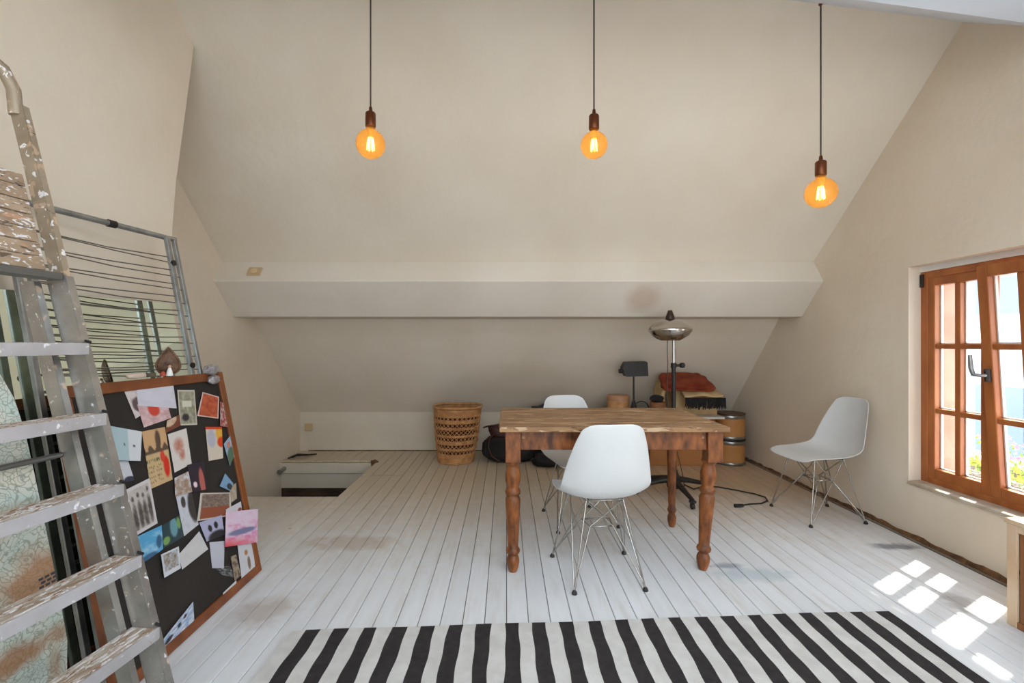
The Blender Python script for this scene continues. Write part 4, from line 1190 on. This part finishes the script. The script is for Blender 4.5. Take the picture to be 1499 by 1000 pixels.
card('photo_print', 'snowy black and white picture with jagged white edge', [(258, 727), (280, 716), (291, 768), (270, 785)],
     lambda u, v: mixc((198, 200, 208), (60, 54, 52), max(disk(u, v, .35, .22, .16, .16), disk(u, v, .95, .45, .42, .5)) + .15 * nz(u * 3, v * 3)))
card('photo_print', 'brown photo of a dense crowd in the middle right', [(294, 722), (338, 721), (339, 755), (289, 763)],
     lambda u, v: border(u, v, .04, mixc(mixc((150, 132, 118), (96, 80, 72), .5 + nz(u * 6, v * 5, 2)), (142, 78, 56), 1 if v > .55 else 0), (204, 196, 184)))
card('paper_scrap', 'folded tan paper scrap at the right of the crowd photo', [(336, 714), (346, 707), (347, 730), (339, 736)],
     lambda u, v: mixc((184, 170, 150), (156, 140, 120), .5 + nz(u, v)))
card('greeting_card', 'lilac card with dark oval below the crowd photo', [(292, 765), (325, 754), (329, 783), (303, 793)],
     lambda u, v: mixc((172, 172, 200), (48, 44, 48), max(disk(u, v, .65, 1.0, .6, .4), disk(u, v, .35, .45, .1, .2), disk(u, v, .65, .38, .1, .2))))
card('paper_note', 'white note with a red seal behind the pink painted card', [(331, 746), (353, 734), (355, 750), (333, 762)],
     lambda u, v: mixc((208, 206, 212), (140, 62, 46), disk(u, v, .85, .7, .15, .25)))
card('paper_sheet', 'blank white card tilted in the lower middle of the board', [(262, 812), (292, 778), (305, 804), (267, 834)],
     lambda u, v: mixc((208, 206, 206), (196, 194, 194), .5 + .5 * nz(u, v)))
card('photo_print', 'small colour photo with white margin left of the tilted blank card', [(236, 812), (262, 800), (265, 832), (241, 846)],
     lambda u, v: border(u, v, .1, mixc(mixc((132, 112, 86), (182, 192, 208), .5 + 1.1 * nz(u * 2, v * 2, 9)), (210, 210, 216), 1 if v > .8 else 0), (204, 208, 214)))
card('photo_print', 'curved dark and white picture strip above the bare lower area', [(311, 829), (337, 829), (346, 846), (326, 842)],
     lambda u, v: mixc((40, 38, 38), (150, 154, 154), .3 + 1.4 * nz(u * 4, v * 2, 3)))
card('paper_sheet', 'pale blank card below the pink painted card', [(307, 794), (329, 792), (328, 832), (311, 832)],
     lambda u, v: mixc((196, 198, 208), (184, 186, 198), v))
card('bird_cutout', 'beige figure cutout left of the card with brown print', [(338, 815), (346, 812), (353, 843), (344, 851)],
     lambda u, v: mixc((168, 150, 130), (84, 70, 58), .4 + nz(u, v * 2, 2)))
card('drawing_card', 'white card with small brown figures near the lower right corner', [(348, 798), (369, 793), (375, 837), (355, 854)],
     lambda u, v: mixc(mixc((206, 206, 212), (176, 120, 76), disk(u, v, .5, .27, .13, .09)), (110, 84, 60), disk(u, v, .62, .6, .12, .22) * .8))
card('paper_note', 'small white note at the bottom rail near the right corner', [(327, 868), (346, 850), (348, 861), (327, 882)],
     lambda u, v: mixc((210, 210, 212), (140, 154, 180), disk(u, v, .5, .5, .2, .2)))
card('postcard', 'blue and white snowy postcard alone at the lower left', [(240, 935), (283, 881), (285, 913), (241, 960)],
     lambda u, v: mixc(mixc((136, 160, 196), (216, 218, 222), .4 + 1.2 * nz(u * 2, v * 2, 8)), (40, 44, 56), disk(u, v, .15, .4, .15, .15) + disk(u, v, .5, .3, .07, .12) + disk(u, v, .7, .2, .06, .1)))
card('painted_card', 'pink and white painted card overhanging the right frame', [(331, 750), (378, 745), (377, 794), (330, 801)],
     lambda u, v: mixc(mixc(mixc((222, 202, 220), (216, 130, 176), max(0, .2 + 1.2 * nz(u * 2, v * 2, 4)) * (1 if v > .3 else .2)), (122, 124, 158), disk(u, v - .12 * (1 - u), .5, .55, .48, .10)), (222, 84, 96), max(0, (v - .72) * 3.2) * (1.3 - u)))

# things on the top rail of the pinboard
def top_pt(px, py=None):
    d = (px - 742) / F
    x = BX - BL * BZ - .012; Y = x / d
    return Vector((x, Y, BZ + .004))
def leaf_orn():
    p = top_pt(247)
    r = empty('leaf_ornament', p, 0, 'brown pointed leaf shaped ornament standing on the top rail of the pinboard', 'ornament')
    r.rotation_euler = (0, 0, math.radians(35))
    def drop(t):
        # t from 0 (bottom) round to 1; pointed top, round belly
        a = 2 * math.pi * t
        h = (1 - math.cos(a)) / 2                     # 0 bottom .. 1 tip
        w = .045 * math.sqrt(max(0, 1 - (2 * min(h, .5) - .66 * 1) ** 2 / .46)) if h < .36 else .045 * (1 - ((h - .36) / .64) ** 1.5)
        return (w if t < .5 else -w) * (1 if h > .001 else .6), .004 + .122 * h
    n = 28
    outer = [drop(i / n) for i in range(n)]
    def fn(u, v):
        x, z = drop(u); 
        k = 1 - v * .999
        bulge = .028 * math.sqrt(max(0, 1 - k * k))
        return (x * k, .004 - bulge, .05 + (z - .05) * k)
    M_lf = mat('brown_dry_leaf', (74, 50, 36), .6, rgb2=(120, 88, 64), scale=25, bump=.6, bscale=60)
    s = build('leaf_shell', MB().grid(fn, n, 9, closeu=True), M_lf, r)
    so = s.modifiers.new('thick', 'SOLIDIFY'); so.thickness = .006
    build('leaf_edge', MB().tube([(x, 0, z) for x, z in outer], .0045, 6, closed=True), M_lf, r)
leaf_orn()
p = top_pt(240)
r = empty('small_figurine', p + Vector((.012, 0, 0)), 0, 'tiny white and red figurine in front of the leaf ornament', 'figurine')
r.rotation_euler = (0, 0, math.radians(35))
build('robe', MB().lathe([(.013, 0), (.014, .004), (.010, .022), (.005, .036)], 14, (.012, 0, 0)), M_white, r)
build('head', MB().lathe([(.001, .034), (.006, .037), (.007, .042), (.005, .047), (.001, .049)], 12, (.012, 0, 0)), mat('figurine_skin', (196, 150, 120), .6), r)
build('red_base', MB().lathe([(.010, 0), (.012, .010), (.007, .018), (.001, .022)], 12, (-.012, 0, 0)), mat('figurine_red', (172, 70, 48), .6), r)
p = top_pt(222)
tag(build('small_box', MB().box((-.010, -.016, 0), (.010, .016, .018)), mat('olive_box', (96, 86, 66), .7), bevel=.002, loc=p), 'tiny dark olive box left of the figurine on the pinboard', 'box')
p = top_pt(200)
tag(build('pink_soap', blob(lambda x, y, z: (x * .012, y * .050, .0105 + z * .0105), seed=21, e=.7, lump=.04), mat('pale_pink_stone', (204, 184, 168), .6), loc=p), 'pale pink flat stone on the top rail of the pinboard', 'stone')
p = top_pt(307); 
M_wrap = mat('silver_wrap', (176, 172, 174), .3, .3, rgb2=(140, 132, 130), scale=30)
r = empty('wrapped_bundle', (p.x + .018, 2.44, BZ - .020), 0, 'crumpled silvery wrapped bundle hanging over the top right corner', 'bundle')
build('wrap', blob(lambda x, y, z: (x * .026, y * .050, z * .026 + .034), 30, 20, seed=31, e=.95, lump=.12), M_wrap, r)
build('knot', blob(lambda x, y, z: (x * .016 + .012, y * .040, z * .022 - .016), seed=33, e=.9, lump=.15), M_wrap, r)

# ------------------------------------------------------------------ ironing board
def ironing_board():
    def M_cover():
        m, nt, b = base_mat('vine_pattern_cover')
        b.inputs['Roughness'].default_value = .85
        tc = nt.nodes.new('ShaderNodeTexCoord')
        vo = nt.nodes.new('ShaderNodeTexVoronoi'); vo.feature = 'DISTANCE_TO_EDGE'; vo.inputs['Scale'].default_value = 52
        nd = nt.nodes.new('ShaderNodeTexNoise'); nd.inputs['Scale'].default_value = 9
        mx = nt.nodes.new('ShaderNodeMix'); mx.data_type = 'VECTOR'; mx.inputs['Factor'].default_value = .22
        nt.links.new(tc.outputs['Object'], nd.inputs['Vector']); nt.links.new(tc.outputs['Object'], mx.inputs['A']); nt.links.new(nd.outputs['Color'], mx.inputs['B'])
        nt.links.new(mx.outputs['Result'], vo.inputs['Vector'])
        ln = nt.nodes.new('ShaderNodeMapRange'); ln.inputs['From Min'].default_value = .02; ln.inputs['From Max'].default_value = .10
        nt.links.new(vo.outputs['Distance'], ln.inputs['Value'])
        n2 = nt.nodes.new('ShaderNodeTexNoise'); n2.inputs['Scale'].default_value = 7
        nt.links.new(tc.outputs['Object'], n2.inputs['Vector'])
        bs = nt.nodes.new('ShaderNodeValToRGB'); bs.color_ramp.elements[0].position = .4; bs.color_ramp.elements[0].color = (*s2l((190, 204, 196)), 1)
        bs.color_ramp.elements[1].position = .6; bs.color_ramp.elements[1].color = (*s2l((212, 208, 194)), 1)
        nt.links.new(n2.outputs['Fac'], bs.inputs[0])
        m1 = nt.nodes.new('ShaderNodeMix'); m1.data_type = 'RGBA'; m1.inputs['A'].default_value = (*s2l((152, 160, 146)), 1)
        nt.links.new(ln.outputs[0], m1.inputs['Factor']); nt.links.new(bs.outputs[0], m1.inputs['B'])
        cur = m1.outputs['Result']
        for c, rad, rgb, amt in [((0, .12, .50), (.3, .16, .12), (164, 112, 66), .8), ((0, 0, .32), (.3, .26, .05), (150, 100, 56), .8), ((0, .14, .12), (.3, .04, .20), (160, 112, 66), .65), ((0, -.02, .70), (.3, .2, .06), (180, 140, 96), .6)]:
            cur = stain_shade_mix(nt, tc.outputs['Object'], cur, c, rad, rgb, amt)
        nt.links.new(cur, b.inputs['Base Color'])
        return m
    r = empty('ironing_board', (-1.345, 1.30, 0), 0, 'ironing board with cracked vine pattern cover and scorch marks behind the ladder', 'ironing board')
    r.rotation_euler = (0, -math.atan(.085), 0)
    def hw(z):
        pts_ = [(.03, 0.0), (.05, .09), (.10, .150), (.18, .180), (.28, .190), (.45, .175), (.6, .158), (.8, .135), (.95, .115), (1.05, .092), (1.12, .06), (1.155, .03), (1.17, 0.0)]
        for (a, wa), (b_, wb) in zip(pts_[:-1], pts_[1:]):
            if a <= z <= b_: 
                t = (z - a) / (b_ - a); return wa + (wb - wa) * t
        return 0
    zs = [.03, .035, .045, .06, .08, .11, .15, .2, .28, .36, .45, .55, .65, .75, .85, .95, 1.0, 1.05, 1.09, 1.12, 1.14, 1.155, 1.165, 1.17]
    outline = [(hw(z), z) for z in zs] + [(-hw(z), z) for z in zs[::-1][1:-1]]
    m = MB().prism(outline, 'x', -.022, 0)
    o = build('board_cover', m, M_cover(), r, bevel=.009, seg=3)
    build('cover_hem', MB().tube([(-.010, y, z) for y, z in outline], .0065, 6, closed=True), mat('cover_hem', (196, 206, 212), .8, rgb2=(110, 130, 160), scale=60), r)
    g = MB()
    for i in range(3):
        for j in range(7):
            y = .118 + i * .019 + (.006 if j % 2 else 0); z = .500 - j * .012
            g.box((.0002, y, z), (.0012, y + .013, z + .007))
    build('printed_grid', g, mat('dark_print', (62, 66, 74), .6), r)
    for s in (-1, 1):
        build('leg', MB().tube([(-.035, s * .10, .10), (-.045, s * .09, 1.02)], .010, 8), M_galv, r)
ironing_board()

# ------------------------------------------------------------------ step ladder
def ladder():
    # local axes: x = front (towards the room), y = along the treads (far end +), z up
    Y0 = 1.475
    X0 = -1.010
    O = Vector((X0, Y0, 0))
    r = empty('step_ladder', O, 0, 'tall paint splashed aluminium step ladder folded and leaning at left', 'ladder')
    r.rotation_euler = (0, 0, math.radians(-6))
    SL = .275
    def lx(z): return -SL * z
    Wd = .47
    rail = .012
    def rail_mb(y, z0, z1, xoff, dep, fl, flip):
        """a U channel: web in the x-z plane at y, flanges along y"""
        m = MB()
        def q(x, yy, z): return (x + lx(z) + xoff, yy, z)
        def slab(xa, xb, ya, yb):
            m.hexa([q(xa, ya, z0), q(xb, ya, z0), q(xb, yb, z0), q(xa, yb, z0), q(xa, ya, z1), q(xb, ya, z1), q(xb, yb, z1), q(xa, yb, z1)])
        t = .0025
        s = -1 if flip else 1
        ya, yb = sorted((y, y + s * t)); slab(-dep, 0, ya, yb)
        ya, yb = sorted((y, y + s * fl)); slab(-t, 0, ya, yb); slab(-dep, -dep + t, ya, yb)
        return m
    ztop = 1.97
    for y, fp_ in ((0, False), (-Wd, True)):
        lo_ = build('front_rail', rail_mb(y, .012, 1.42, 0, .072, .026, fp_), M_ladder, r, bevel=.0015)
        build('upper_rail', rail_mb(y, 1.42, ztop, -.004, .050, .022, fp_), M_laddertop, r, bevel=.0015)
        build('rail_foot', MB().hexa([(-.078, y - .006, 0), (.006, y - .006, 0), (.006, y + .034 * (-1 if fp_ else 1), 0), (-.078, y + .034 * (-1 if fp_ else 1), 0), (-.078 + lx(.04), y - .006, .04), (.006 + lx(.04), y - .006, .04), (.006 + lx(.04), y + .034 * (-1 if fp_ else 1), .04), (-.078 + lx(.04), y + .034 * (-1 if fp_ else 1), .04)]), M_rubber, lo_)
    for y, fp_ in ((-.032, False), (-Wd + .032, True)):
        build('rear_rail', rail_mb(y, .012, 1.40, -.080, .052, .022, fp_), M_ladder, r, bevel=.0015)
    # treads
    pitch = .2215; dep = .085
    tz = [1.205 - i * pitch for i in range(6)]
    for z in tz:
        m = MB()
        xf = lx(z) + .010
        m.box((xf - dep, -Wd - .004, z - .006), (xf, .006, z))                 # flat top
        t_ = build('tread', m, M_tread, r, bevel=.0015)
        ms = MB().box((xf - .003, -Wd - .004, z - .036), (xf + .004, .010, z + .001)).box((xf - dep, -Wd - .004, z - .030), (xf - dep + .003, .006, z - .004))
        build('tread_lip', ms, M_lip, t_, bevel=.0015)
        g = MB()
        for i in range(5): g.box((xf - dep + .012 + i * .015, -Wd + .005, z), (xf - dep + .017 + i * .015, -.004, z + .0018))
        build('tread_ribs', g, M_tread, t_)
        rb = MB().tube([(xf + .006, .012, z + .004), (xf - .035, .014, z + .012), (xf - dep + .005, .010, z + .004)], .0045, 6)
        build('rubber_seal', rb, M_rubber, t_)
    # platform folded up against the upper rails, with its boards
    zp0, zp1 = 1.435, 1.745
    for i in range(7):
        za = zp0 + (zp1 - zp0) * i / 7; zb = zp0 + (zp1 - zp0) * (i + 1) / 7 - .003
        m = MB(); xo = -.048
        def q(x, y, z): return (x + lx(z) + xo, y, z)
        m.hexa([q(-.012, -Wd + .01, za), q(0, -Wd + .01, za), q(0, -.012, za), q(-.012, -.012, za), q(-.012, -Wd + .01, zb), q(0, -Wd + .01, zb), q(0, -.012, zb), q(-.012, -.012, zb)])
        build('platform_slat', m, M_platform, r, bevel=.003)
    m = MB().box((lx(1.42) - .070, -Wd + .002, 1.405), (lx(1.42) - .005, -.001, 1.428))
    build('platform_edge', m, M_steelgrey, r, bevel=.003)
    # hoop at the top
    pts_ = [(lx(ztop) - .03, .004, ztop - .03), (lx(ztop) - .034, .000, ztop + .05), (lx(ztop) - .045, -.022, ztop + .105), (lx(ztop) - .05, -.065, ztop + .125), (lx(ztop) - .05, -Wd + .065, ztop + .125),
            (lx(ztop) - .045, -Wd + .022, ztop + .105), (lx(ztop) - .034, -Wd, ztop + .05), (lx(ztop) - .03, -Wd - .004, ztop - .03)]
    build('top_hoop', MB().tube(pts_, .0185, 14, flat=1.0), M_laddertop, r)
    # braces and catch
    zb = .86
    build('rear_brace', MB().tube([(lx(zb) - .13, -.035, zb), (lx(zb) - .13, -Wd + .035, zb)], .0085, 10), M_steelgrey, r)
    zc = .56
    build('catch', MB().tube([(lx(zc) - .02, .006, zc + .02), (lx(zc) - .045, .010, zc + .028), (lx(zc) - .05, .008, zc + .01), (lx(zc) - .075, .008, zc + .0), (lx(zc) - .085, .006, zc - .05)], .0065, 8), M_rubber, r)
ladder()
